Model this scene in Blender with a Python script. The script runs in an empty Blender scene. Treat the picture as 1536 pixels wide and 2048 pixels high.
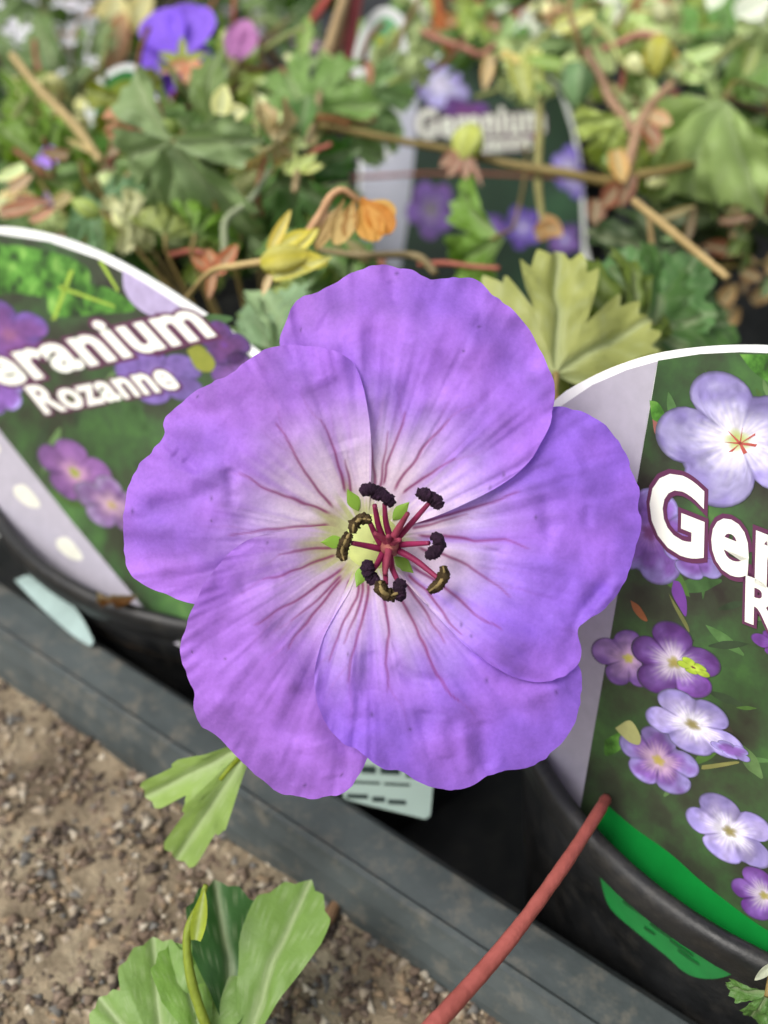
import bpy, math, random
import numpy as np
from mathutils import Vector, Matrix

# ------------------------------------------------------------------ camera, sky, sun, exposure
sc = bpy.context.scene
COL = sc.collection
PITCH = 40.0                       # degrees below the horizon
LENS, SENSOR = 50.0, 36.0
FPX = 1536 * LENS / SENSOR         # focal length in photo pixels
FOCUS = 0.124                      # metres to the flower
cam_d = bpy.data.cameras.new('camera')
cam = bpy.data.objects.new('camera', cam_d); COL.objects.link(cam)
cam.location = (0, 0, 0.24)
cam.rotation_euler = (math.radians(90 - PITCH), 0, 0)
cam_d.lens = LENS; cam_d.sensor_width = SENSOR; cam_d.sensor_fit = 'HORIZONTAL'
cam_d.clip_start = 0.005; cam_d.clip_end = 200
cam_d.dof.use_dof = True; cam_d.dof.focus_distance = FOCUS + 0.001; cam_d.dof.aperture_fstop = 24.0
sc.camera = cam

SUN_EL, SUN_AZ = 56.0, 236.0       # soft light from high behind the camera's left shoulder
w = bpy.data.worlds.new('World'); sc.world = w; w.use_nodes = True
nt = w.node_tree; nt.nodes.clear()
sky = nt.nodes.new('ShaderNodeTexSky'); sky.sky_type = 'NISHITA'; sky.sun_disc = False
sky.sun_elevation = math.radians(SUN_EL); sky.sun_rotation = math.radians(SUN_AZ)
sky.air_density = 1.0; sky.dust_density = 6.0; sky.ozone_density = 1.0
hs = nt.nodes.new('ShaderNodeHueSaturation'); hs.inputs['Saturation'].default_value = 0.35
bg = nt.nodes.new('ShaderNodeBackground'); bg.inputs['Strength'].default_value = 0.15
wo = nt.nodes.new('ShaderNodeOutputWorld')
nt.links.new(sky.outputs[0], hs.inputs['Color']); nt.links.new(hs.outputs[0], bg.inputs[0]); nt.links.new(bg.outputs[0], wo.inputs[0])
sun_d = bpy.data.lights.new('sun', 'SUN'); sun_d.energy = 1.5; sun_d.angle = math.radians(26); sun_d.color = (1, 0.96, 0.9)
sun = bpy.data.objects.new('sun', sun_d); COL.objects.link(sun)
_a, _e = math.radians(SUN_AZ), math.radians(SUN_EL)
_dir = Vector((math.sin(_a) * math.cos(_e), math.cos(_a) * math.cos(_e), math.sin(_e)))
sun.rotation_euler = _dir.to_track_quat('Z', 'Y').to_euler(); sun.location = (0, 0, 2)
sc.view_settings.view_transform = 'Standard'; sc.view_settings.look = 'None'
sc.view_settings.gamma = 1.0; sc.view_settings.exposure = 0.27; sc.view_settings.use_curve_mapping = False
sc.cycles.use_denoising = True
sc.cycles.max_bounces = 8; sc.cycles.transmission_bounces = 6; sc.cycles.transparent_max_bounces = 4

# ------------------------------------------------------------------ helpers
rng = np.random.default_rng(7); random.seed(7)
_c, _s = math.cos(math.radians(PITCH)), math.sin(math.radians(PITCH))
FW = np.array([0, _c, -_s]); UPV = np.array([0, _s, _c]); XV = np.array([1., 0, 0]); CC = np.array([0, 0, 24.])
# all design lengths are centimetres; objects are written in metres
def ray(a, b): return FW + XV * (a - 768) / FPX - UPV * (b - 1024) / FPX
def P(a, b, d): return CC + d * ray(a, b)                 # photo pixel + depth (cm) -> place (cm)
def onplane(a, b, p0, n):
    r = ray(a, b); return CC + r * (np.dot(p0 - CC, n) / np.dot(r, n))
def px_of(p):
    q = np.asarray(p) - CC; d = q @ FW
    return 768 + FPX * (q @ XV) / d, 1024 - FPX * (q @ UPV) / d, d
def unit(v): v = np.asarray(v, float); return v / np.linalg.norm(v)
def lin(r, g, b):
    f = lambda c: c / 12.92 if c <= .04045 else ((c + .055) / 1.055) ** 2.4
    return (f(r / 255), f(g / 255), f(b / 255), 1)

def link(o, parent=None):
    COL.objects.link(o)
    if parent is not None: o.parent = parent
    return o
def tag(o, label=None, cat=None, group=None, kind=None):
    if label: o['label'] = label
    if cat: o['category'] = cat
    if group: o['group'] = group
    if kind: o['kind'] = kind
    return o
def empty(name, loc_cm, label, cat, group=None):
    o = bpy.data.objects.new(name, None); o.empty_display_size = 0.01
    o.location = Vector(np.asarray(loc_cm, float) * .01); link(o)
    return tag(o, label, cat, group)
def mesh_data(name, V, Fs, mat=None, smooth=True, attrs=None):
    me = bpy.data.meshes.new(name)
    V = np.asarray(V, float)
    me.from_pydata((V * .01).tolist(), [], [tuple(int(i) for i in f) for f in Fs])
    if smooth: me.polygons.foreach_set('use_smooth', [True] * len(me.polygons))
    for k, a in (attrs or {}).items():
        a = np.asarray(a, float)
        if a.ndim == 1:
            at = me.attributes.new(k, 'FLOAT', 'POINT'); at.data.foreach_set('value', a)
        else:
            at = me.attributes.new(k, 'FLOAT_COLOR', 'POINT')
            at.data.foreach_set('color', np.concatenate([a[:, :3], np.ones((len(a), 1))], 1).ravel())
    if mat: me.materials.append(mat)
    me.validate(); me.update(); return me
def obj(name, V, Fs, mat, parent=None, smooth=True, attrs=None, world=True, color=None):
    """V in cm; world=True: V is in scene coordinates and is moved into the parent's frame"""
    V = np.asarray(V, float)
    if parent is not None and world: V = V - np.array(parent.location) * 100
    o = bpy.data.objects.new(name, mesh_data(name, V, Fs, mat, smooth, attrs)); link(o, parent)
    if color is not None: o.color = color
    return o
def inst(name, me, parent, M_world_cm, color=None):
    """copy of shared mesh data; M 4x4 (cm) in scene coordinates, parent is an unrotated Empty"""
    o = bpy.data.objects.new(name, me); link(o, parent)
    M = Matrix(M_world_cm.tolist()); M.translation = M.translation * .01
    if parent is not None: M.translation = M.translation - parent.location
    o.matrix_local = M
    if color is not None: o.color = color
    return o
def grid_faces(n, m, wrap=False):
    idx = np.arange(n * m).reshape(n, m); 
    if wrap: idx = np.concatenate([idx, idx[:, :1]], 1)
    a, b, c, d = idx[:-1, :-1], idx[:-1, 1:], idx[1:, 1:], idx[1:, :-1]
    return np.stack([a, b, c, d], -1).reshape(-1, 4)
def spline(pts, n):
    """Catmull-Rom through the points, n samples at even arc length"""
    p = np.asarray(pts, float)
    q = np.concatenate([[2 * p[0] - p[1]], p, [2 * p[-1] - p[-2]]])
    out = []
    for i in range(1, len(q) - 2):
        t = np.linspace(0, 1, 24, endpoint=False)[:, None]
        a, b, c, d = q[i - 1], q[i], q[i + 1], q[i + 2]
        out.append(.5 * (2 * b + (c - a) * t + (2 * a - 5 * b + 4 * c - d) * t ** 2 + (3 * b - a - 3 * c + d) * t ** 3))
    out = np.concatenate(out + [p[-1:]])
    L = np.concatenate([[0], np.cumsum(np.linalg.norm(np.diff(out, axis=0), axis=1))])
    t = np.linspace(0, L[-1], n)
    return np.stack([np.interp(t, L, out[:, k]) for k in range(out.shape[1])], 1)
def tube(pts, rad, n=8, m=28, wob=0.0, seed=0):
    """round tube along a spline, radius list tapering, closed ends"""
    C = spline(pts, m); T = np.gradient(C, axis=0); T /= np.linalg.norm(T, axis=1)[:, None]
    R = np.interp(np.linspace(0, 1, m), np.linspace(0, 1, len(rad)), rad)
    r_ = np.random.default_rng(seed)
    if wob: R = R * (1 + wob * r_.normal(size=m))
    a = unit(np.cross(T[0], [0.3, 0.2, 1.0])); V = []
    for i in range(m):
        a = a - T[i] * (a @ T[i]); a = unit(a); b = np.cross(T[i], a)
        for k in range(n):
            th = 2 * math.pi * k / n; V.append(C[i] + R[i] * (math.cos(th) * a + math.sin(th) * b))
    F = [tuple(f) for f in grid_faces(m, n, True)]
    F.append(tuple(range(n - 1, -1, -1))); F.append(tuple(range((m - 1) * n, m * n)))
    return np.array(V), F
def vnoise(x, y, seed=0):
    """smooth value noise, -1..1"""
    t = np.random.default_rng(seed).uniform(-1, 1, (64, 64))
    xi, yi = np.floor(x).astype(int), np.floor(y).astype(int); fx, fy = x - xi, y - yi
    fx = fx * fx * fx * (fx * (fx * 6 - 15) + 10); fy = fy * fy * fy * (fy * (fy * 6 - 15) + 10)
    g = lambda i, j: t[i % 64, j % 64]
    return (g(xi, yi) * (1 - fx) + g(xi + 1, yi) * fx) * (1 - fy) + (g(xi, yi + 1) * (1 - fx) + g(xi + 1, yi + 1) * fx) * fy
def sstep(a, b, x): t = np.clip((x - a) / (b - a), 0, 1); return t * t * (3 - 2 * t)
def seg_dist(X, Y, poly):
    """distance to a polyline and how far along it (0..1)"""
    poly = np.asarray(poly, float); best = np.full(X.shape, 1e9); par = np.zeros(X.shape)
    n = len(poly) - 1
    for i in range(n):
        a, b = poly[i], poly[i + 1]; d = b - a; L2 = d @ d
        t = np.clip(((X - a[0]) * d[0] + (Y - a[1]) * d[1]) / L2, 0, 1)
        r = np.hypot(X - a[0] - t * d[0], Y - a[1] - t * d[1])
        m = r < best; best = np.where(m, r, best); par = np.where(m, (i + t) / n, par)
    return best, par

# ------------------------------------------------------------------ materials
def mat(name):
    m = bpy.data.materials.new(name); m.use_nodes = True; t = m.node_tree; t.nodes.clear()
    out = t.nodes.new('ShaderNodeOutputMaterial'); return m, t, out
def N(t, typ, **kw):
    n = t.nodes.new(typ)
    for k, v in kw.items(): setattr(n, k, v)
    return n
def noise(t, scale, detail=4, rough=.55, coord='Object', dim=None):
    tc = N(t, 'ShaderNodeTexCoord'); n = N(t, 'ShaderNodeTexNoise')
    n.inputs['Scale'].default_value = scale; n.inputs['Detail'].default_value = detail; n.inputs['Roughness'].default_value = rough
    t.links.new(tc.outputs[coord], n.inputs['Vector']); return n
def ramp(t, src, stops):
    r = N(t, 'ShaderNodeValToRGB'); e = r.color_ramp.elements
    while len(e) < len(stops): e.new(.5)
    for k, (p, c) in zip(e, stops): k.position = p; k.color = c
    t.links.new(src, r.inputs[0]); return r
def mixc(t, fac, a, b, blend='MIX'):
    n = N(t, 'ShaderNodeMix', data_type='RGBA', blend_type=blend)
    for s, v in ((0, fac), (6, a), (7, b)):
        if hasattr(v, 'is_linked') or isinstance(v, bpy.types.NodeSocket): t.links.new(v, n.inputs[s])
        else: n.inputs[s].default_value = v
    return n.outputs[2]
def bump(t, h, strength, dist=.001):
    b = N(t, 'ShaderNodeBump'); b.inputs['Strength'].default_value = strength; b.inputs['Distance'].default_value = dist
    t.links.new(h, b.inputs['Height']); return b.outputs[0]
def principled(t, out, base, rough=.5, spec=.4, normal=None, trans=0.0, transcol=None):
    p = N(t, 'ShaderNodeBsdfPrincipled'); p.inputs['Roughness'].default_value = rough; p.inputs['Specular IOR Level'].default_value = spec
    if isinstance(base, bpy.types.NodeSocket): t.links.new(base, p.inputs['Base Color'])
    else: p.inputs['Base Color'].default_value = base
    if normal is not None: t.links.new(normal, p.inputs['Normal'])
    if trans:
        tr = N(t, 'ShaderNodeBsdfTranslucent'); c = transcol if transcol is not None else base
        if isinstance(c, bpy.types.NodeSocket): t.links.new(c, tr.inputs[0])
        else: tr.inputs[0].default_value = c
        mx = N(t, 'ShaderNodeMixShader'); mx.inputs[0].default_value = trans
        t.links.new(p.outputs[0], mx.inputs[1]); t.links.new(tr.outputs[0], mx.inputs[2]); t.links.new(mx.outputs[0], out.inputs[0])
    else: t.links.new(p.outputs[0], out.inputs[0])
    return p
MATS = {}
def simple(name, col, rough=.5, spec=.4, var=.25, scale=60, trans=0, bumps=0.0):
    if name in MATS: return MATS[name]
    m, t, out = mat(name); n = noise(t, scale)
    d = tuple(c * (1 - var) for c in col[:3]) + (1,); l = tuple(min(1, c * (1 + var)) for c in col[:3]) + (1,)
    r = ramp(t, n.outputs[0], [(.3, d), (.7, l)])
    nn = noise(t, scale * 6)
    principled(t, out, r.outputs[0], rough, spec, bump(t, nn.outputs[0], bumps, .0006) if bumps else None, trans)
    MATS[name] = m; return m

def petal_material():
    m, t, out = mat('petal')
    at = N(t, 'ShaderNodeAttribute', attribute_name='pig')
    n1 = noise(t, 260, 5, .6); n2 = noise(t, 2200, 2, .6)
    c = mixc(t, .22, at.outputs[0], ramp(t, n1.outputs[0], [(.3, (.55, .5, .62, 1)), (.7, (1, 1, 1, 1))]).outputs[0], 'MULTIPLY')
    c = mixc(t, .26, c, ramp(t, n2.outputs[0], [(.25, (.45, .42, .6, 1)), (.75, (1, 1, 1, 1))]).outputs[0], 'MULTIPLY')
    nb = noise(t, 900, 4, .6)
    p = principled(t, out, c, .62, .25, bump(t, nb.outputs[0], .35, .0003), .3)
    p.inputs['Sheen Weight'].default_value = .12; p.inputs['Sheen Roughness'].default_value = .4
    return m
def leaf_material():
    m, t, out = mat('leaf')
    oi = N(t, 'ShaderNodeObjectInfo'); v = N(t, 'ShaderNodeAttribute', attribute_name='vein')
    n1 = noise(t, 120, 5, .6); n2 = noise(t, 700, 3, .6)
    c = mixc(t, .6, oi.outputs['Color'], ramp(t, n1.outputs[0], [(.3, (.86, .84, .66, 1)), (.72, (1.72, 1.6, 1.28, 1))]).outputs[0], 'MULTIPLY')
    lt = mixc(t, .55, oi.outputs['Color'], (.55, .62, .38, 1))
    fac = N(t, 'ShaderNodeMath', operation='MULTIPLY'); t.links.new(v.outputs['Fac'], fac.inputs[0]); fac.inputs[1].default_value = .75
    c = mixc(t, fac.outputs[0], c, lt)
    sat = N(t, 'ShaderNodeHueSaturation'); sat.inputs['Saturation'].default_value = 1.25; sat.inputs['Value'].default_value = 1.2; t.links.new(c, sat.inputs['Color'])
    principled(t, out, c, .5, .4, bump(t, n2.outputs[0], .5, .0006), .32, sat.outputs[0])
    return m
def vcol_material(name, rough=.35, spec=.45, var=.12, scale=900):
    m, t, out = mat(name); at = N(t, 'ShaderNodeAttribute', attribute_name='ink'); n = noise(t, scale, 3)
    c = mixc(t, var * 2, at.outputs[0], ramp(t, n.outputs[0], [(.3, (.45, .45, .5, 1)), (.7, (1, 1, 1, 1))]).outputs[0], 'MULTIPLY')
    principled(t, out, c, rough, spec); return m
def stem_material():
    m, t, out = mat('stem'); oi = N(t, 'ShaderNodeObjectInfo'); n = noise(t, 180, 5, .6); n2 = noise(t, 900, 3)
    c = mixc(t, .7, oi.outputs['Color'], ramp(t, n.outputs[0], [(.3, (.55, .5, .45, 1)), (.7, (1, 1, 1, 1))]).outputs[0], 'MULTIPLY')
    principled(t, out, c, .55, .35, bump(t, n2.outputs[0], .4, .0005), .12); return m
M_PETAL, M_LEAF, M_STEM, M_INK = petal_material(), leaf_material(), stem_material(), vcol_material('printed_ink', var=.24, scale=420)

def sand_material():
    m, t, out = mat('sand')
    a = noise(t, 38, 6, .7); b = noise(t, 300, 5, .7); 
    c1 = ramp(t, a.outputs[0], [(.3, lin(96, 86, 72)), (.5, lin(142, 130, 110)), (.72, lin(178, 170, 146))]).outputs[0]
    c2 = ramp(t, b.outputs[0], [(.3, (.5, .47, .43, 1)), (.5, (.88, .85, .81, 1)), (.7, (1.25, 1.2, 1.12, 1))]).outputs[0]
    c = mixc(t, .85, c1, c2, 'MULTIPLY')
    principled(t, out, c, .9, .2, bump(t, b.outputs[0], .9, .002)); return m
def soil_material():
    m, t, out = mat('compost'); a = noise(t, 160, 6, .7)
    c = ramp(t, a.outputs[0], [(.3, (.008, .006, .004, 1)), (.6, (.035, .024, .015, 1)), (.8, (.09, .06, .035, 1))]).outputs[0]
    principled(t, out, c, .95, .15, bump(t, a.outputs[0], 1, .004)); return m
def plastic_material(name, dark, light, rough=.42, scale=70, dust=0.):
    m, t, out = mat(name); a = noise(t, scale, 6, .65); b = noise(t, 900, 3)
    c = ramp(t, a.outputs[0], [(.35, dark), (.7, light)]).outputs[0]
    if dust:
        dn = noise(t, 210, 6, .75); c = mixc(t, ramp(t, dn.outputs[0], [(.5, (0, 0, 0, 1)), (.72, (dust,) * 3 + (1,))]).outputs[0], c, (.2, .175, .135, 1))
    p = principled(t, out, c, rough, .45, bump(t, b.outputs[0], .25, .0004))
    r = ramp(t, a.outputs[0], [(.3, (rough - .1,) * 3 + (1,)), (.7, (rough + .2,) * 3 + (1,))]); t.links.new(r.outputs[0], p.inputs['Roughness']); return m
M_SAND, M_SOIL = sand_material(), soil_material()
M_POT = plastic_material('black_pot_plastic', (.006, .0065, .007, 1), (.016, .017, .018, 1), .45, 70, .12)
M_TRAY = plastic_material('grey_tray_plastic', (.035, .044, .045, 1), (.075, .09, .09, 1), .5, 40, .55)

# ------------------------------------------------------------------ the setting: sand bed
E1 = unit((.807, -.591, 0)); E2 = unit((.591, .807, 0))         # along the tray's front lip, inward
T0 = np.array([-.05, 9.95, 0])                                   # on the inner edge of the front lip
HALF, DEEP_ = 80., 120.                                          # the tray is sunk in the sand bed
SANDZ = 8.1
def far_steps(a, b, n): t = np.linspace(0, 1, n) ** 3; return a + (b - a) * t
us = np.concatenate([-far_steps(HALF + .6, 4000, 22)[::-1], np.linspace(-HALF - .6, HALF + .6, 260)[1:-1], far_steps(HALF + .6, 4000, 22)])
vs_ = np.concatenate([-far_steps(.6, 4000, 90)[::-1], [20, 60, 100], far_steps(DEEP_ + .6, 4000, 22)])
U_, V_ = np.meshgrid(us, vs_)
G = T0 + U_[..., None] * E1 + V_[..., None] * E2
G[..., 2] = SANDZ + .16 * vnoise(U_ * .9, V_ * .9, 3) + .07 * vnoise(U_ * 2.3, V_ * 2.3, 4)
gf = grid_faces(len(vs_), len(us)).reshape(len(vs_) - 1, len(us) - 1, 4)
hole = np.zeros(gf.shape[:2], bool)
cu_, cv_ = (us[:-1] + us[1:]) / 2, (vs_[:-1] + vs_[1:]) / 2
hole[(cv_[:, None] > -.6) & (cv_[:, None] < DEEP_ + .6) & (np.abs(cu_)[None, :] < HALF + .6)] = True
sand = obj('sand_ground', G.reshape(-1, 3), gf[~hole], M_SAND); tag(sand, kind='structure')
# loose grit lying on the sand in front of the tray
ico = [(0, 0, 1), (.94, 0, .33), (-.47, .82, .33), (-.47, -.82, .33), (.3, .5, -.7), (-.6, 0, -.7), (.3, -.5, -.7)]
icf = [(0, 1, 2), (0, 2, 3), (0, 3, 1), (1, 4, 2), (2, 5, 3), (3, 6, 1), (4, 5, 2), (5, 6, 3), (6, 4, 1), (4, 6, 5)]
V, F, K = [], [], []
pal = np.array([lin(172, 158, 136)[:3], lin(132, 116, 100)[:3], lin(110, 94, 80)[:3], lin(84, 74, 66)[:3], lin(190, 180, 160)[:3], lin(150, 130, 104)[:3], lin(122, 120, 114)[:3]])
for i in range(9000):
    a, b = rng.uniform(-120, 1250), rng.uniform(1180, 2150)
    r = ray(a, b); d = (SANDZ - 24) / r[2]; p = CC + d * r
    uu, vv = (p - T0) @ E1, (p - T0) @ E2
    if vv > -1.05: continue
    p = p + [0, 0, .16 * float(vnoise(np.array(uu * .9), np.array(vv * .9), 3)) + .07 * float(vnoise(np.array(uu * 2.3), np.array(vv * 2.3), 4))]
    s = .045 + .085 * rng.random() ** 2.0 + (.09 * rng.random() if rng.random() < .03 else 0); q = rng.normal(size=(3, 3)) * .22 + np.eye(3)
    an = rng.uniform(0, 6.28); R = np.array([[math.cos(an), -math.sin(an), 0], [math.sin(an), math.cos(an), 0], [0, 0, 1]])
    v = (np.array(ico) @ q.T @ R.T) * s * np.array([1, 1, .7]) + p + [0, 0, s * .2 - .02]
    F += [tuple(k + len(V) for k in f) for f in icf]; V += v.tolist(); K += [pal[rng.choice(7, p=[.16, .22, .2, .14, .07, .13, .08])] * rng.uniform(.75, 1.1)] * len(ico)
grit = obj('grit', V, F, vcol_material('grit_stone', .85, .2, .3, 500), attrs={'ink': np.array(K)})
tag(grit, 'fine mixed brown and grey grit scattered over the sand', 'grit', kind='stuff')

# ------------------------------------------------------------------ carry tray
def tray(name, label):
    half, deep = HALF, DEEP_; base = T0 + E1 * 0
    root = empty(name, base, label, 'tray')
    prof = [(-.25, 1.0), (-.2, 8.75), (0, 8.98), (.35, 9.0), (.74, 9.0), (.82, 9.09), (.92, 9.08), (.97, 8.96), (1.08, 8.75), (1.2, 8.4), (1.24, 7.9), (1.16, 7.85), (1.05, 8.35), (.85, 8.6), (.4, 8.75), (.15, 8.6), (.1, 1.0)]
    # wall part and lip part, each a mitred rectangular ring of the profile (offset o is outward)
    def ring(pr):
        V = []
        for (sx, sy) in ((-1, 0), (1, 0), (1, 1), (-1, 1)):
            for o, z in pr:
                p = T0 + E1 * sx * (half + o) + E2 * (sy * deep + (o if sy else -o)); V.append([p[0], p[1], z])
        n = len(pr); F = []
        for k in range(4):
            for i in range(n):
                j = (i + 1) % n; a, b = k * n, ((k + 1) % 4) * n
                F.append((a + i, b + i, b + j, a + j))
        return V, F
    # subdivide long edges lightly is not needed: the profile carries the shape
    V, F = ring(prof[1:16]); lip = obj('lip', V, F, M_TRAY, root, smooth=False)
    V, F = ring([(-.24, .3), (-.2, 8.7), (.12, 8.55), (.1, .3)]); obj('wall', V, F, M_TRAY, root, smooth=False)
    V = []
    for sx, sy in ((-1, 0), (1, 0), (1, 1), (-1, 1)):
        for z in (.05, .32):
            p = T0 + E1 * sx * half + E2 * sy * deep; V.append([p[0], p[1], z])
    obj('base', V, [(0, 2, 4, 6), (1, 7, 5, 3), (0, 1, 3, 2), (2, 3, 5, 4), (4, 5, 7, 6), (6, 7, 1, 0)], M_POT, root, smooth=False)
    return root
tray('carry_tray', 'long grey plastic carry tray with rounded lip, holding the black pots')

# ------------------------------------------------------------------ pots
def lathe(prof, c, n=72):
    V = [];
    for r, z in prof:
        for k in range(n):
            th = 2 * math.pi * k / n; V.append([c[0] + r * math.cos(th), c[1] + r * math.sin(th), z])
    return np.array(V), grid_faces(len(prof), n, True)
def pot(c, R, zr, label):
    root = empty('plant_pot', (c[0], c[1], .3), label, 'pot', None)
    z0 = .3; rb = R * .74
    wall = [(.05, z0), (rb - .2, z0), (rb, z0 + .25)]
    for k in range(1, 9):
        f = k / 8; wall.append((rb + (R - .35 - rb) * f, z0 + .25 + (zr - .55 - z0 - .25) * f))
    inner = [(R - .55, zr - .6), (rb - .15, z0 + .5), (.05, z0 + .5)]
    V, F = lathe(wall + inner, c); obj('body', V, F, M_POT, root)
    V, F = lathe([(R - .5, zr - .7), (R - .36, zr - .68), (R - .1, zr - .62), (R - .04, zr - .55), (R - .02, zr - .3), (R, zr - .12), (R - .06, zr - .02), (R - .16, zr), (R - .25, zr - .05), (R - .3, zr - .3), (R - .5, zr - .7)], c)
    obj('rim', V, F, M_POT, root)
    n = 40; rr = np.linspace(0.02, R - .5, 14); th = np.linspace(0, 2 * math.pi, n, endpoint=False)
    A, B = np.meshgrid(rr, th, indexing='ij'); X = c[0] + A * np.cos(B); Y = c[1] + A * np.sin(B)
    Z = zr - 1.6 + .18 * vnoise(X * 1.7 + 9, Y * 1.7, 5) + .1 * vnoise(X * 5, Y * 5, 6)
    obj('compost', np.stack([X, Y, Z], -1).reshape(-1, 3), grid_faces(14, n, True), M_SOIL, root)
    return root
POT_R = (np.array([7.25, 11.02]), 5.45, 11.6)
POT_L = (np.array([-2.0, 20.1]), 7.0, 10.2)
POT_B = (np.array([5.0, 43.0]), 5.6, 8.5)
pot(*POT_R, 'black pot with a green tag tongue showing below its rim')
pot(*POT_L, 'black pot holding the leaning tag, a dead leaf against its wall')
pot(*POT_B, 'black pot behind, holding the upright tag overhung by brown stems')
POTS_FAR = [((-8.5, 35.), 5.4, 9.5, 'black pot of leafy geranium behind the slanted tag'), ((-24., 44.), 5.5, 8., 'black pot of small white flowers next to a stiff tan stem'),
            ((19.5, 31.5), 5.4, 9., 'black pot of browning geranium with dead leaves on its compost'), ((-14., 60.), 5.5, 8., 'black pot at the back under the lone upright purple bloom'),
            ((20., 55.), 5.5, 8., 'black pot at the back under pale frosted foliage')]
for c, R, z, l in POTS_FAR: pot(np.array(c), R, z, l)

# ------------------------------------------------------------------ plant tags (printed cards)
def poly_plane(px, p0, n, off): return np.array([onplane(a, b, p0, n) + n * off for a, b in px])
CUR = {}
def card(label, p0, h, k, outline, photo, strip=None):
    h = unit(h); k = unit(np.asarray(k) - h * np.dot(h, k)); n = np.cross(h, k)
    if n @ (CC - p0) < 0: n = -n
    base = onplane(*outline[np.argmax([b for a, b in outline])], p0, n)
    root = empty('plant_tag', base, label, 'plant tag', 'printed tags naming the plants')
    o = spline(outline + [outline[0]], 160)[:-1]
    f = poly_plane(o, p0, n, 0); m = len(f)
    V = np.concatenate([f, f - n * .055]); F = [tuple(range(m)), tuple(range(2 * m - 1, m - 1, -1))] + [(i, i + m, (i + 1) % m + m, (i + 1) % m) for i in range(m)]
    obj('card', V, F, simple('white_card', (.82, .84, .82, 1), .35, .45, .04, 200), root, smooth=False)
    CUR.update(root=root, p0=p0, n=n, h=h, k=k, layer=1)
    return root
STEP = .006
def flat(name, px, color, layer, matname=None, smooth_n=90, var=.12, scale=500):
    o = spline(list(px) + [px[0]], smooth_n)[:-1] if smooth_n else px
    v = poly_plane(o, CUR['p0'], CUR['n'], STEP * layer)
    return obj(name, v, [tuple(range(len(v)))], matname or simple('ink_%d_%d_%d' % tuple(int(c * 255) for c in color[:3]), color, .35, .45, var, scale), CUR['root'], smooth=False)
def pic_material(name, cols, scale):
    m, t, out = mat(name); a = noise(t, scale, 5, .6); b = noise(t, scale * .45, 3, .5)
    c = ramp(t, a.outputs[0], cols).outputs[0]
    c = mixc(t, .7, c, ramp(t, b.outputs[0], [(.35, (.45, .5, .42, 1)), (.65, (1, 1, 1, 1))]).outputs[0], 'MULTIPLY')
    principled(t, out, c, .33, .45); return m
M_PIC = pic_material('printed_dark_foliage', [(.3, lin(46, 42, 38)), (.44, lin(58, 66, 50)), (.56, lin(64, 92, 56)), (.66, lin(74, 112, 60)), (.8, lin(104, 140, 78))], 85)
M_PICG = pic_material('printed_bright_foliage', [(.36, lin(36, 52, 32)), (.46, lin(64, 112, 40)), (.56, lin(92, 150, 58)), (.7, lin(140, 186, 92))], 260)
def pflower(x, y, rx, ry, ang, layer, c_out, c_mid, c_in=(.8, .78, .82), eye=lin(176, 186, 110), lobes=5, ph=0.3, seed=0, top_dark=.0, white=.42):
    """a flower printed on the card: polar disc with graded ink colours, axes in photo pixels"""
    n, m = 72, 16; th = np.linspace(0, 2 * math.pi, n, endpoint=False); s = np.linspace(0, 1, m)
    r_ = np.random.default_rng(seed); wob = .06 * np.sin(2 * th + r_.uniform(0, 6)) + .05 * np.sin(3 * th + r_.uniform(0, 6))
    li = (np.floor(((th - ph) * lobes / (2 * math.pi)) + .5).astype(int)) % lobes; lobr, lobc = r_.uniform(-.1, .1, lobes), r_.uniform(.72, 1.12, lobes)
    cosl = np.abs(np.cos((th - ph) * lobes / 2)); edge = (.66 + .34 * cosl ** .55) * (1 + lobr[li] * cosl) + wob
    S, T = np.meshgrid(s, th, indexing='ij'); E = np.broadcast_to(edge, S.shape)
    U = S * E * np.cos(T) * rx; Vv = S * E * np.sin(T) * ry
    ca, sa = math.cos(math.radians(ang)), math.sin(math.radians(ang))
    PX = x + U * ca - Vv * sa; PY = y + U * sa + Vv * ca
    pts = np.array([onplane(a, b, CUR['p0'], CUR['n']) for a, b in zip(PX.ravel(), PY.ravel())]) + CUR['n'] * STEP * layer
    lob = np.abs(np.sin((T - ph) * lobes / 2))[..., None]
    ve = (.5 + .5 * np.cos(T * lobes * 6 + 2 * vnoise(T * 3, S * 3, seed)))[..., None]
    co, cm, ci = (np.array(c[:3]) for c in (c_out, c_mid, c_in)); S3 = S[..., None]
    q = sstep(white - .3, white + .25, S3 + .18 * (ve - .5) * (S3 < .7)); Cc = ci * (1 - q) + cm * q
    q2 = sstep(.55, 1.0, S3 + .25 * vnoise(PX / 22., PY / 22., seed)[..., None]); Cc = Cc * (1 - q2) + co * q2
    Cc = Cc * (1 - sstep(.25, .6, S3) * (1 - lobc[li][None, :, None]))
    Cc = Cc * (1 + .22 * vnoise(PX / 9. + 50, PY / 9. + 50, seed + 3)[..., None])
    Cc = Cc * (1 - .5 * (1 - sstep(0, .2, np.abs(np.cos((T - ph) * lobes / 2))[..., None])) * sstep(.35, .6, S3))
    Cc = Cc * (1 - top_dark * sstep(.1, .8, (-np.sin(T + math.radians(ang)))[..., None] * S3))
    ed = sstep(.93, 1.0, S3); Cc = Cc * (1 - .8 * ed) + np.array(lin(50, 60, 46)[:3]) * .8 * ed
    e = 1 - sstep(.1, .2, S3); Cc = Cc * (1 - e) + np.array(eye[:3]) * e
    F = list(grid_faces(m, n, True))
    return obj('printed_flower', pts, F, M_INK, CUR['root'], attrs={'ink': np.clip(Cc.reshape(-1, 3), 0, 1)})
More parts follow.
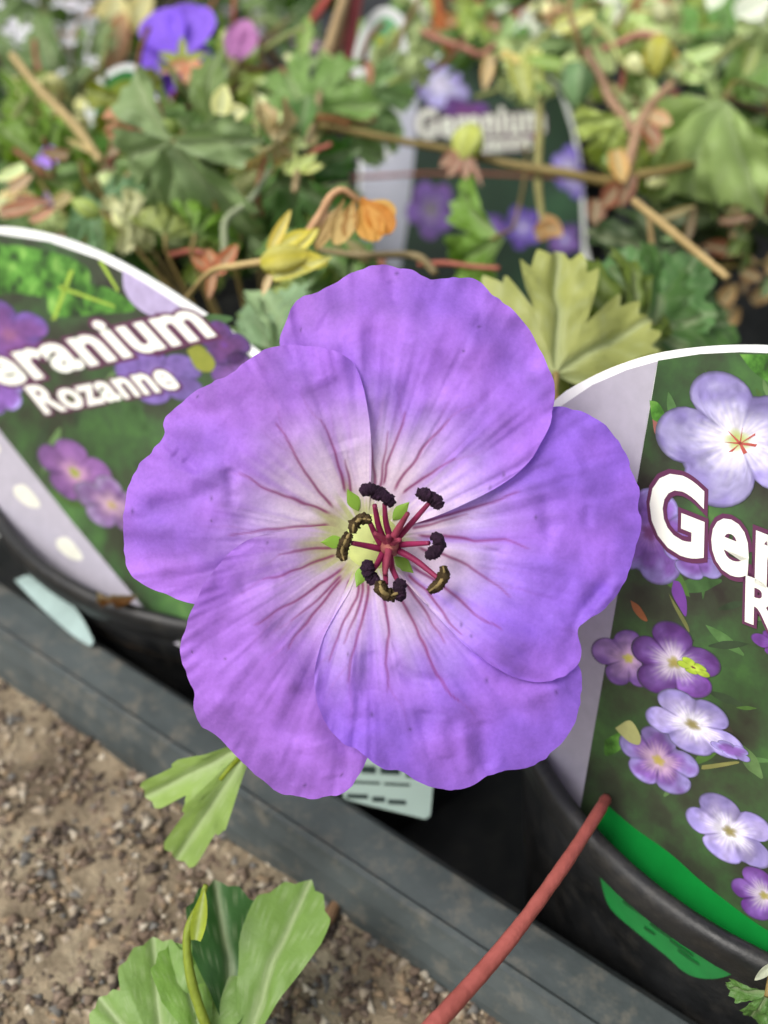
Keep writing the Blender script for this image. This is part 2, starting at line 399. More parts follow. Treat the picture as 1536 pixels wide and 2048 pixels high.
def print_leaves(region, n, seed, ln=(40, 110)):
    r_ = np.random.default_rng(seed)
    for i in range(n):
        x, y = r_.uniform(region[0], region[1]), r_.uniform(region[2], region[3]); a = r_.uniform(0, 6.28); L = r_.uniform(*ln); W = L * r_.uniform(.16, .34); ca, sa = math.cos(a), math.sin(a)
        q = [(-.5, 0), (-.2, .8), (.1, 1), (.3, .6), (.5, 0), (.25, -.7), (0, -1), (-.3, -.6)]
        flat('printed_leaf', [(x + u * L * ca - v * W * .5 * sa, y + u * L * sa + v * W * .5 * ca) for u, v in q], [lin(58, 88, 48), lin(74, 108, 60), lin(46, 62, 42), lin(66, 96, 44), lin(54, 50, 42), lin(88, 116, 70)][r_.integers(6)], 1.5 + i * .012, smooth_n=40, var=.35, scale=350)
def lettering(txt, base, end, cap, layer, color, weight, name='lettering'):
    """text laid on the card: base and end of the baseline and a cap-height vector in photo pixels"""
    cu = bpy.data.curves.new('lettering', 'FONT'); cu.body = txt; cu.size = 1; cu.offset = weight; cu.fill_mode = 'FRONT' if False else 'BOTH'; cu.resolution_u = 4; cu.space_character = 1.08
    o = bpy.data.objects.new('lettering', cu); COL.objects.link(o)
    dg = bpy.context.evaluated_depsgraph_get(); dg.update(); me = bpy.data.meshes.new_from_object(o.evaluated_get(dg)); bpy.data.objects.remove(o)
    v = np.zeros(len(me.vertices) * 3); me.vertices.foreach_get('co', v); v = v.reshape(-1, 3)
    key = (txt,)
    if key not in TXT: TXT[key] = (v[:, 0].min(), v[:, 0].max(), 0.0, .70)
    x0, x1, y0, y1 = TXT[key]
    u = (v[:, 0] - x0) / (x1 - x0); q = (v[:, 1] - y0) / (y1 - y0)
    b, e, c = np.array(base, float), np.array(end, float), np.array(cap, float)
    PX = b + u[:, None] * (e - b) + q[:, None] * c
    pts = np.array([onplane(a, d, CUR['p0'], CUR['n']) for a, d in PX]) + CUR['n'] * STEP * layer
    F = [tuple(p.vertices) for p in me.polygons]
    bpy.data.meshes.remove(me)
    return obj(name, pts, F, simple('ink_' + name, color, .35, .45, .05), CUR['root'], smooth=False)
TXT = {}
INK_W, INK_P = lin(232, 234, 222), lin(92, 48, 78)
def words(txt, base, end, cap, L, wt=.028, ow=.085):
    lettering(txt, base, end, cap, L, INK_W, wt)
    lettering(txt, base, end, cap, L - 1, INK_P, ow, 'lettering_outline')
LILAC, PURPLE, DEEP, PALE = lin(160, 148, 212), lin(136, 96, 176), lin(104, 60, 136), lin(205, 196, 226)
GREY_STRIP = lin(168, 164, 176)

# --- right tag
hR, kR = np.array([.68587, -.7078, .16913]), np.array([.07865, .30314, .94969]); pR = np.array([3.672, 9.780, 15.7465])
card('white-edged tag with big lettering and green foot, in the pot by the pink stem', pR, hR, kR,
     [(1036, 985), (1056, 880), (1110, 800), (1180, 755), (1250, 725), (1320, 705), (1400, 694), (1480, 690), (1560, 693), (1690, 710), (1830, 752), (1960, 830), (2040, 950), (2050, 1150), (1990, 1420), (1850, 1720), (1650, 1985), (1480, 1925), (1300, 1790), (1170, 1640), (1080, 1540), (1048, 1300)], None)
flat('border_strip', [(1052, 985), (1072, 890), (1120, 814), (1185, 770), (1254, 740), (1317, 722), (1312, 740), (1262, 1040), (1160, 1626), (1092, 1545), (1062, 1300)], GREY_STRIP, 1, var=.06, smooth_n=0)
flat('printed_photo', [(1317, 721), (1400, 708), (1480, 704), (1560, 707), (1688, 724), (1824, 766), (1948, 842), (2024, 956), (2034, 1150), (1974, 1412), (1836, 1705), (1630, 1962), (1485, 1920), (1302, 1784), (1160, 1624), (1262, 1040)], None, 1.4, M_PIC, 0)
flat('printed_foot', [(1205, 1600), (1270, 1655), (1340, 1705), (1420, 1775), (1540, 1862), (1640, 1900), (1610, 1955), (1488, 1918), (1385, 1845), (1304, 1780), (1205, 1672), (1198, 1630)], lin(14, 122, 48), 2.2, var=.08)
print_leaves((1345, 1560, 760, 1700), 44, 5)
flat('printed_foliage', [(1480, 708), (1560, 712), (1640, 735), (1620, 790), (1560, 775), (1510, 745)], None, 2, M_PICG)
flat('printed_foliage', [(1300, 800), (1318, 806), (1330, 830), (1322, 850), (1306, 838)], None, 2.0, M_PICG)
flat('printed_bud', [(1306, 838), (1322, 850), (1336, 880), (1334, 890), (1312, 868)], lin(140, 88, 82), 2.3)
pflower(1300, 1065, 105, 92, 20, 2, LILAC, PURPLE, lin(170, 130, 190), lin(120, 70, 120), seed=4, white=.2, ph=.9)
pflower(1390, 1110, 75, 46, 25, 2.3, LILAC, PURPLE, lin(170, 130, 190), PURPLE, seed=5, white=.2)
pflower(1478, 880, 168, 128, 25, 2.8, LILAC, lin(188, 182, 226), (.86, .84, .88), lin(184, 196, 120), seed=6, top_dark=.35, white=.4, ph=-1.0)
for a in range(7):
    th = a * .9 + .3; flat('printed_stamen', [(1484, 884), (1484 + 34 * math.cos(th), 880 + 26 * math.sin(th)), (1480 + 36 * math.cos(th + .12), 882 + 27 * math.sin(th + .12)), (1480, 888)], lin(176, 84, 74), 3.6, smooth_n=0)
flat('printed_bud', [(1348, 1160), (1362, 1166), (1374, 1200), (1373, 1232), (1360, 1215), (1345, 1185)], DEEP, 2.2)
flat('printed_stalk', [(1338, 1185), (1372, 1240), (1380, 1262), (1374, 1258), (1350, 1215)], lin(100, 104, 60), 2)
flat('printed_bud', [(1262, 1200), (1280, 1212), (1296, 1240), (1284, 1238), (1268, 1220)], lin(150, 92, 56), 2)
pflower(1258, 1316, 66, 62, 35, 2.2, PURPLE, lin(176, 140, 200), lin(214, 180, 206), lin(214, 206, 96), seed=8, white=.35)
pflower(1350, 1325, 100, 66, 25, 2.6, DEEP, PURPLE, lin(206, 196, 206), lin(160, 150, 84), seed=9, top_dark=.25, ph=.6)
pflower(1388, 1334, 34, 15, 25, 3.0, lin(172, 200, 60), lin(180, 206, 70), lin(190, 214, 80), lin(110, 40, 60), seed=2)
pflower(1386, 1448, 110, 58, 27, 3.2, LILAC, lin(176, 164, 214), (.82, .8, .86), lin(150, 140, 90), seed=10, top_dark=.25, ph=.1)
pflower(1465, 1500, 44, 16, 25, 3.4, LILAC, PURPLE, PURPLE, PURPLE, seed=12)
pflower(1318, 1520, 92, 60, 27, 2.6, LILAC, PURPLE, lin(200, 170, 190), lin(190, 172, 90), seed=11, top_dark=.35, ph=.7)
flat('printed_bud', [(1232, 1455), (1262, 1440), (1282, 1470), (1280, 1488), (1262, 1484), (1245, 1470)], lin(168, 170, 110), 3.4)
pflower(1460, 1662, 108, 58, 30, 2.6, LILAC, lin(176, 164, 214), (.82, .8, .86), lin(150, 140, 90), seed=13, top_dark=.25)
pflower(1530, 1790, 80, 44, 30, 2.6, DEEP, PURPLE, lin(206, 196, 206), lin(160, 150, 84), seed=14)
pflower(1560, 1290, 60, 30, 25, 2.6, DEEP, DEEP, PURPLE, DEEP, seed=15)
flat('printed_stalk', [(1405, 1530), (1470, 1522), (1474, 1527), (1410, 1538)], lin(120, 120, 70), 2.1)
flat('printed_stalk', [(1210, 1480), (1248, 1460), (1262, 1470), (1240, 1500), (1212, 1510)], None, 2.1, M_PICG)
words('Geranium', (1300, 1077), (1985, 1345), (4, -147), 5, .03, .075)
words('Rozanne', (1492, 1238), (1905, 1400), (2, -88), 5, .03, .08)
# tongue of the tag, pushed out under the rim onto the pot's wall
tw = CUR['root']
def cone_hit(a, b, off, pot_, d0):
    c, R, zr = pot_; r = ray(a, b); rb = R * .74
    def inside(d):
        p = CC + d * r; rw = rb + (R - .35 - rb) * min(max((p[2] - .55) / (zr - .55 - .55), 0), 1.02) + off
        return math.hypot(p[0] - c[0], p[1] - c[1]) <= rw
    d = d0
    while not inside(d) and d < 40: d += .25
    lo, hi = d - .25, d
    for _ in range(14):
        mid = (lo + hi) / 2
        if inside(mid): hi = mid
        else: lo = mid
    return CC + hi * r
def wallpt(a, b, off): return cone_hit(a, b, off, POT_R, 8.)
def on_wall(name, outline, off, matl, layers=12, parent=None):
    o = spline(outline + [outline[0]], 96)[:-1]; cen = o.mean(0); V = []; m = layers
    for s in np.linspace(.02, 1, m):
        for q in o: V.append(wallpt(*(cen + (q - cen) * s), off))
    return obj(name, V, list(grid_faces(m, len(o), True)), matl, parent or tw)
M_GREEN = simple('printed_green', lin(30, 132, 60), .3, .5, .12, 300)
on_wall('tongue', [(1196, 1722), (1225, 1738), (1262, 1790), (1320, 1840), (1390, 1885), (1484, 1922), (1470, 1945), (1425, 1958), (1375, 1948), (1330, 1910), (1270, 1862), (1222, 1818), (1204, 1772)], .07, M_GREEN)
M_SHEEN = simple('slit_sheen', lin(150, 170, 150), .3, .5, .1)
on_wall('slit_highlight', [(1276, 1800), (1300, 1822), (1340, 1852), (1372, 1868), (1362, 1872), (1325, 1856), (1290, 1828)], .085, M_SHEEN, 5)  # pale arc paints the highlight along the tongue's slit
M_DKG = simple('printed_small_text', lin(18, 92, 40), .35, .4, .2)
for i, (a, b, L) in enumerate([(1236, 1772, 30), (1246, 1800, 44), (1300, 1845, 40), (1288, 1852, 20), (1340, 1878, 44), (1356, 1898, 40)]):
    on_wall('small_text', [(a, b), (a + L * .5, b + L * .36), (a + L, b + L * .7), (a + L, b + L * .7 + 5), (a + L * .5, b + L * .36 + 6), (a, b + 6)], .082, M_DKG, 4)

# --- left tag
hL = unit(P(380, 1290, 19.25) - P(0, 1055, 21.8)); pL = P(200, 700, 19.2)
_b = P(200, 1180, 20.4); kL = unit(pL - _b)
card('leaning tag with slanted white lettering, its grey strip running into a black pot', pL, hL, kL,
     [(-260, 640), (-200, 520), (-100, 465), (0, 453), (100, 468), (200, 503), (300, 556), (400, 620), (500, 690), (590, 770), (650, 860), (690, 1000), (690, 1200), (640, 1400), (560, 1400), (400, 1312), (200, 1206), (0, 1076), (-150, 960), (-240, 800)], None)
flat('printed_photo', [(-240, 640), (-185, 535), (-95, 482), (0, 468), (98, 483), (195, 517), (293, 569), (393, 633), (490, 702), (576, 778), (634, 864), (672, 1000), (672, 1190), (620, 1370), (545, 1385), (376, 1302), (300, 1230), (150, 1050), (0, 862), (-120, 700)], None, 1.4, M_PIC, 0)
flat('border_strip', [(-120, 700), (0, 862), (150, 1050), (300, 1230), (374, 1300), (200, 1203), (0, 1073), (-140, 956), (-225, 800), (-238, 660), (-180, 640)], GREY_STRIP, 1, var=.06, smooth_n=0)
print_leaves((80, 480, 640, 1000), 30, 6)
for x, y in ((50, 990), (135, 1095), (-30, 880)):
    flat('printed_mark', [(x - 22, y - 16), (x, y - 20), (x + 26, y + 8), (x + 30, y + 24), (x + 8, y + 22), (x - 18, y + 2)], lin(214, 214, 200), 2)
flat('printed_foliage', [(-160, 560), (-80, 500), (20, 490), (120, 508), (178, 540), (170, 590), (120, 600), (60, 590), (0, 590), (-90, 640)], None, 2, M_PICG)
flat('printed_foliage', [(95, 600), (180, 570), (235, 585), (270, 620), (200, 628), (110, 632)], None, 2.2, M_PICG)
for q in ([(120, 570), (230, 610), (232, 616), (118, 578)], [(150, 540), (112, 640), (104, 640), (140, 540)], [(205, 520), (240, 580), (236, 584), (198, 524)]): flat('printed_stalk', q, lin(140, 168, 62), 2.6, smooth_n=0)
pflower(20, 670, 92, 62, 20, 2.6, lin(112, 84, 158), lin(120, 76, 140), lin(150, 96, 130), lin(140, 90, 130), seed=21, white=.15)
pflower(8, 790, 40, 44, 20, 2.4, LILAC, PURPLE, PURPLE, PURPLE, seed=22)
flat('printed_petal', [(246, 540), (300, 572), (365, 620), (310, 632), (272, 612), (250, 580)], lin(168, 156, 190), 2.4)
pflower(450, 690, 62, 40, 35, 2.4, lin(96, 66, 128), lin(96, 58, 112), lin(120, 66, 110), DEEP, seed=23, white=.15)
pflower(320, 750, 92, 62, 20, 2.4, lin(120, 100, 168), lin(120, 96, 164), lin(150, 130, 180), lin(120, 100, 150), seed=24, white=.2)
flat('printed_bud', [(375, 700), (400, 690), (430, 720), (425, 742), (395, 738)], lin(126, 132, 50), 3)
pflower(150, 945, 92, 58, 42, 2.4, lin(122, 84, 140), lin(140, 96, 156), lin(190, 150, 170), lin(150, 156, 70), seed=25, white=.3)
pflower(225, 1010, 80, 48, 40, 2.6, lin(150, 130, 170), lin(130, 96, 150), lin(180, 150, 170), lin(170, 150, 110), seed=26)
pflower(480, 760, 60, 50, 40, 2.4, lin(100, 70, 130), lin(110, 72, 132), PURPLE, DEEP, seed=27)
words('Geranium', (-92, 795), (432, 668), (-66, -72), 5, .035, .09)
words('Rozanne', (92, 826), (364, 773), (-42, -52), 5, .03, .085)

# --- tag further back
hB, kB = np.array([.99, .05, 0]), np.array([.0, .7, 1.]); pB = P(950, 300, 38.)
card('blurred upright tag with pale side strip, half hidden by brown stems', pB, hB, kB,
     [(718, 560), (716, 400), (722, 280), (745, 180), (790, 130), (880, 108), (980, 104), (1060, 118), (1120, 170), (1150, 260), (1166, 360), (1172, 480), (1170, 570), (1000, 700), (850, 690)], None)
flat('border_strip', [(722, 556), (720, 400), (727, 280), (750, 186), (794, 140), (838, 124), (832, 280), (815, 450), (790, 600)], lin(182, 184, 198), 1, var=.05, smooth_n=0)
flat('printed_photo', [(838, 124), (880, 116), (980, 112), (1058, 126), (1115, 174), (1144, 262), (1159, 360), (1165, 480), (1163, 565), (1000, 690), (850, 680), (790, 600), (815, 450), (832, 280)], None, 1.6, pic_material('printed_blue_green_foliage', [(.3, lin(30, 46, 38)), (.5, lin(42, 66, 50)), (.75, lin(60, 96, 66))], 40), 0)
pflower(880, 168, 62, 52, 10, 3, LILAC, lin(176, 170, 222), lin(214, 210, 232), PALE, seed=31)
pflower(935, 225, 52, 26, 10, 4, lin(112, 64, 140), DEEP, lin(130, 60, 130), DEEP, seed=32)
pflower(1030, 265, 42, 26, 10, 4, lin(140, 50, 120), lin(130, 50, 120), DEEP, DEEP, seed=33)
pflower(862, 420, 50, 60, 10, 3, PURPLE, lin(130, 100, 180), lin(170, 150, 190), lin(150, 150, 130), seed=34)
pflower(975, 450, 36, 28, 10, 3, lin(110, 80, 180), PURPLE, LILAC, PALE, seed=35)
pflower(1045, 455, 38, 48, 10, 3, lin(110, 80, 180), lin(120, 96, 190), LILAC, PALE, seed=36)
pflower(1138, 345, 36, 52, -20, 3, lin(120, 100, 196), LILAC, PALE, PALE, seed=37)
pflower(1130, 480, 30, 40, 10, 3, lin(110, 90, 150), PURPLE, LILAC, PALE, seed=38)
words('Geranium', (834, 276), (1090, 262), (-2, -54), 7, .045, .09)
words('Rozanne', (922, 306), (1062, 298), (-2, -36), 7, .045, .09)

# --- two more tags far behind: arched white edges with green fields
def small_tag(label, p0, out, field, fcol, spots):
    card(label, p0, np.array([1., .1, 0]), np.array([0, .35, 1.]), out, None)
    flat('printed_field', field, fcol, 2, var=.2)
    for q, c in spots: flat('printed_mark', q, c, 4)
small_tag('small arched tag with white edge and bright green field', P(765, 90, 34),
          [(700, 130), (722, 60), (748, 22), (780, 14), (808, 36), (812, 70), (838, 82), (810, 130), (790, 300), (730, 300)],
          [(742, 110), (745, 60), (768, 34), (790, 44), (800, 70), (785, 110)], lin(120, 186, 130), [([(750, 70), (770, 74), (776, 100), (752, 106)], lin(206, 214, 80))])
small_tag('rounded tag with dark green arch above an olive field', P(250, 200, 31),
          [(168, 210), (195, 160), (240, 130), (280, 134), (318, 178), (350, 230), (330, 380), (200, 380)],
          [(190, 210), (208, 166), (244, 142), (276, 148), (298, 190), (300, 250), (200, 250)], lin(40, 116, 50),
          [([(205, 240), (216, 182), (246, 160), (270, 166), (286, 200), (288, 246)], lin(120, 136, 40))])
small_tag('white tag with lilac print sunk among red stems at the back', P(1010, 80, 44),
          [(975, 130), (985, 60), (1015, 40), (1050, 48), (1060, 80), (1050, 220), (990, 220)], [(990, 120), (998, 72), (1018, 56), (1040, 62), (1046, 90), (1040, 125)], lin(186, 204, 196), [])

# ------------------------------------------------------------------ sticker on the left pot, loose tag by the lip
sp0, sp1, sp2 = P(690, 1640, 17.6), P(862, 1640, 17.6), P(700, 1400, 20.6)
sn = unit(np.cross(sp1 - sp0, sp2 - sp0)); sn = sn if sn @ (CC - sp0) > 0 else -sn
stk = empty('price_label', sp0, 'pale printed price label leaning between the pot and the tray below the bloom', 'label')
def sticker_rect(name, px, off, m, thick=0.):
    f = np.array([onplane(a, b, sp0, sn) + sn * off for a, b in px]); k = len(f); V, F = f, [tuple(range(k))]
    if thick: V = np.concatenate([f, f - sn * thick]); F += [tuple(range(2 * k - 1, k - 1, -1))] + [(i, i + k, (i + 1) % k + k, (i + 1) % k) for i in range(k)]
    return obj(name, V, F, m, stk, smooth=False)
sticker_rect('paper', [(686, 1592), (694, 1598), (852, 1636), (861, 1630), (866, 1568), (872, 1400), (690, 1370)], 0, simple('label_paper', lin(178, 200, 188), .6, .3, .05), .03)
M_BLK = simple('label_ink', lin(52, 66, 62), .6, .2, .2)
for x0, x1, y0, y1 in ((700, 716, 1532, 1546), (722, 752, 1532, 1547), (760, 800, 1535, 1549), (694, 736, 1588, 1597), (744, 770, 1594, 1604), (776, 812, 1600, 1609), (700, 760, 1562, 1567), (768, 820, 1566, 1571), (812, 846, 1545, 1556)):
    sticker_rect('print_line', [(x0, y0), (x1, y0 + .05 * (x1 - x0)), (x1, y1 + .05 * (x1 - x0)), (x0, y1)], .012, M_BLK)
def slab(name, px, depths, thick, m, label, cat):
    pts = np.array([P(a, b, d) for (a, b), d in zip(px, depths)]); n = unit(np.cross(pts[1] - pts[0], pts[2] - pts[0]))
    if n @ FW > 0: n = -n
    k = len(pts); V = np.concatenate([pts, pts - n * thick])
    o = obj(name, V - pts[-1], [tuple(range(k)), tuple(range(2 * k - 1, k - 1, -1))] + [(i, i + k, (i + 1) % k + k, (i + 1) % k) for i in range(k)], m, smooth=False)
    o.location = Vector(pts[-1] * .01); return tag(o, label, cat)
_sp = spline([(30, 1160), (62, 1150), (105, 1172), (150, 1216), (178, 1262), (186, 1290), (150, 1272), (85, 1216), (30, 1160)], 40)[:-1]
def lipdepth(a, b, z=9.0): return (z - 24) / ray(a, b)[2]
slab('plastic_strip', [tuple(q) for q in _sp], [lipdepth(a, b, 9.1) * .998 for a, b in _sp], .04, simple('white_plastic', lin(164, 186, 182), .35, .5, .3, 90), 'curved white plastic strip lying along the lip of the grey tray', 'plastic strip')

# ------------------------------------------------------------------ the flower
FC = (735., 1080.); CMPX = FOCUS * 100 / FPX
ctr = P(FC[0], FC[1], 12.4)
# petal outlines in photo pixels, from the counter-clockwise (under) edge round to the clockwise (over) edge
PET = {
 'top': [(725, 1010), (690, 960), (640, 850), (585, 750), (560, 690), (572, 645), (592, 600), (640, 583), (680, 560), (720, 538), (770, 530), (820, 540), (852, 555), (900, 552), (950, 562), (985, 590), (1030, 625), (1065, 670), (1090, 715), (1108, 760), (1110, 805), (1095, 860), (1062, 918), (1005, 968), (920, 1012), (850, 1040), (775, 1062)],
 'left': [(690, 1100), (600, 1140), (520, 1180), (430, 1212), (385, 1207), (310, 1180), (262, 1150), (250, 1100), (248, 1040), (255, 985), (278, 935), (300, 905), (326, 868), (325, 845), (345, 820), (400, 780), (460, 745), (510, 710), (560, 690), (620, 692), (675, 703), (712, 735), (732, 800), (742, 880), (742, 950), (738, 1020)],
 'low_left': [(742, 1120), (752, 1180), (762, 1260), (772, 1350), (765, 1440), (735, 1518), (715, 1555), (690, 1585), (650, 1595), (600, 1597), (560, 1585), (515, 1552), (480, 1515), (450, 1490), (430, 1470), (405, 1450), (386, 1415), (388, 1380), (375, 1345), (360, 1300), (372, 1250), (390, 1205), (415, 1160), (450, 1115), (500, 1078), (570, 1062), (655, 1052), (700, 1066)],
 'bottom': [(780, 1095), (860, 1120), (950, 1165), (1050, 1225), (1130, 1285), (1160, 1340), (1163, 1380), (1160, 1420), (1150, 1450), (1120, 1492), (1080, 1520), (1040, 1538), (985, 1550), (945, 1572), (905, 1578), (850, 1568), (800, 1545), (765, 1535), (735, 1515), (712, 1497), (685, 1485), (655, 1450), (634, 1400), (630, 1340), (645, 1280), (670, 1230), (700, 1180), (718, 1130)],
 'right': [(775, 1060), (830, 1025), (900, 955), (980, 885), (1050, 830), (1110, 812), (1150, 818), (1180, 830), (1215, 855), (1245, 895), (1260, 930), (1275, 980), (1280, 1030), (1278, 1070), (1265, 1125), (1242, 1175), (1210, 1215), (1175, 1242), (1155, 1262), (1162, 1300), (1150, 1335), (1115, 1358), (1060, 1364), (1000, 1340), (935, 1295), (880, 1240), (830, 1180), (795, 1130), (765, 1100)]}
VEINS = {
 'top': [[(748, 990), (748, 950), (744, 900), (738, 868)], [(764, 975), (774, 930), (790, 890), (806, 850), (812, 818)], [(784, 985), (815, 938), (850, 893), (880, 858), (902, 832)], [(800, 990), (845, 955), (880, 935), (915, 915)], [(758, 990), (762, 950), (772, 900), (776, 860)]],
 'left': [[(690, 985), (682, 945), (670, 905), (655, 868), (636, 832)], [(702, 985), (696, 945), (692, 915)], [(672, 1020), (640, 985), (612, 945), (588, 905), (570, 868), (548, 842)], [(668, 1030), (620, 1012), (570, 993), (525, 972), (495, 955), (470, 945)], [(665, 1050), (610, 1052), (560, 1057), (510, 1064), (450, 1072)]],
 'low_left': [[(670, 1095), (625, 1100), (590, 1103), (550, 1112)], [(672, 1110), (625, 1128), (570, 1146), (520, 1162)], [(690, 1135), (640, 1168), (590, 1202), (545, 1228), (505, 1255)], [(682, 1150), (655, 1182), (620, 1212), (575, 1248)], [(684, 1155), (655, 1196), (620, 1234), (592, 1272), (576, 1304)], [(696, 1158), (692, 1200), (680, 1235), (668, 1262)]],
 'bottom': [[(722, 1150), (712, 1195), (690, 1240), (668, 1288), (655, 1330)], [(738, 1160), (730, 1215), (716, 1265), (703, 1320), (695, 1375)], [(728, 1158), (718, 1210), (702, 1255), (685, 1290)], [(760, 1170), (772, 1215), (778, 1270), (772, 1330), (776, 1390)], [(785, 1165), (808, 1210), (834, 1262), (855, 1310), (872, 1348), (905, 1388), (930, 1410)], [(808, 1160), (835, 1200), (862, 1240), (895, 1290)]],
 'right': [[(815, 1145), (850, 1180), (890, 1235), (930, 1275)], [(820, 1130), (870, 1160), (925, 1205), (975, 1245), (1010, 1262)], [(830, 1095), (885, 1108), (935, 1132), (985, 1165), (1025, 1195)], [(830, 1072), (890, 1073), (950, 1081), (1010, 1078), (1065, 1098)], [(815, 1050), (870, 1038), (930, 1022), (985, 1003), (1045, 980)], [(820, 1060), (880, 1045), (940, 1028)], [(805, 1045), (850, 1015), (900, 990), (950, 975)]]}
flower = empty('flower', ctr, 'open violet-purple five-petalled flower with dark anthers and crimson veins', 'flower')
flower['group'] = 'violet geranium blooms'
RC = np.stack([XV, UPV, -FW], 1)                                  # flower frame: x right, y up, z towards the viewer
def fl(x, y, z):
    """photo pixel + height z (cm) in front of the flower's centre plane -> scene cm"""
    return P(x, y, 12.4 - z)
CREASE = [  # ridges (+) and furrows (-) seen on the petals: polyline, width px, height cm
 ('right', [(1240, 1165), (1185, 1225), (1158, 1262)], 14, .06), ('right', [(1215, 1160), (1165, 1225), (1142, 1275)], 16, -.06), ('right', [(1085, 985), (1098, 1050), (1092, 1075)], 16, -.05), ('right', [(1178, 1010), (1172, 1055)], 12, -.035),
 ('right', [(985, 1095), (980, 1160)], 20, -.05), ('right', [(1000, 1100), (1080, 1140), (1130, 1180)], 30, .04), ('right', [(1010, 990), (1100, 930), (1160, 900)], 40, .035), ('right', [(880, 1200), (970, 1270), (1060, 1310)], 30, .03),
 ('bottom', [(785, 1330), (830, 1358), (880, 1365)], 13, -.05), ('bottom', [(700, 1290), (690, 1370), (715, 1440)], 22, .05), ('bottom', [(740, 1300), (735, 1390)], 20, -.045), ('bottom', [(850, 1420), (845, 1480)], 18, -.04), ('bottom', [(880, 1430), (890, 1520)], 18, .04), ('bottom', [(960, 1440), (975, 1540)], 18, -.05), ('bottom', [(925, 1460), (940, 1550)], 14, .04), ('bottom', [(1040, 1400), (1100, 1380), (1140, 1370)], 18, .03),
 ('top', [(785, 560), (790, 610)], 10, -.04), ('top', [(640, 640), (690, 665)], 22, -.03), ('top', [(840, 680), (900, 640), (960, 640)], 34, .04), ('top', [(880, 760), (960, 720), (1040, 740)], 26, -.045), ('top', [(830, 800), (900, 810), (980, 790)], 22, .035), ('top', [(700, 640), (720, 740), (790, 800)], 34, .03), ('top', [(880, 950), (980, 900), (1040, 860)], 26, -.045), ('top', [(930, 600), (1000, 660), (1060, 760)], 22, -.025),
 ('left', [(325, 880), (370, 925)], 7, .05), ('left', [(345, 905), (400, 945)], 12, -.045), ('left', [(460, 935), (465, 1000)], 14, -.05), ('left', [(300, 980), (380, 960), (450, 930)], 26, .04), ('left', [(270, 1070), (360, 1050), (440, 1030)], 22, .03), ('left', [(285, 1020), (370, 1000), (430, 985)], 18, -.03), ('left', [(480, 780), (540, 850), (600, 860)], 30, -.03), ('left', [(440, 820), (500, 870), (560, 940)], 26, .035), ('left', [(640, 760), (670, 830), (690, 900)], 34, -.05), ('left', [(300, 1130), (380, 1140), (450, 1120)], 24, .03),
 ('low_left', [(640, 1330), (600, 1400), (560, 1480)], 26, -.04), ('low_left', [(590, 1350), (540, 1420), (480, 1450)], 26, .035), ('low_left', [(480, 1180), (420, 1260), (400, 1330)], 34, -.035), ('low_left', [(430, 1420), (460, 1370), (490, 1330)], 20, .035), ('low_left', [(600, 1500), (580, 1570)], 16, -.03), ('low_left', [(640, 1480), (660, 1560)], 22, .03), ('low_left', [(560, 1140), (480, 1180)], 20, -.03)]
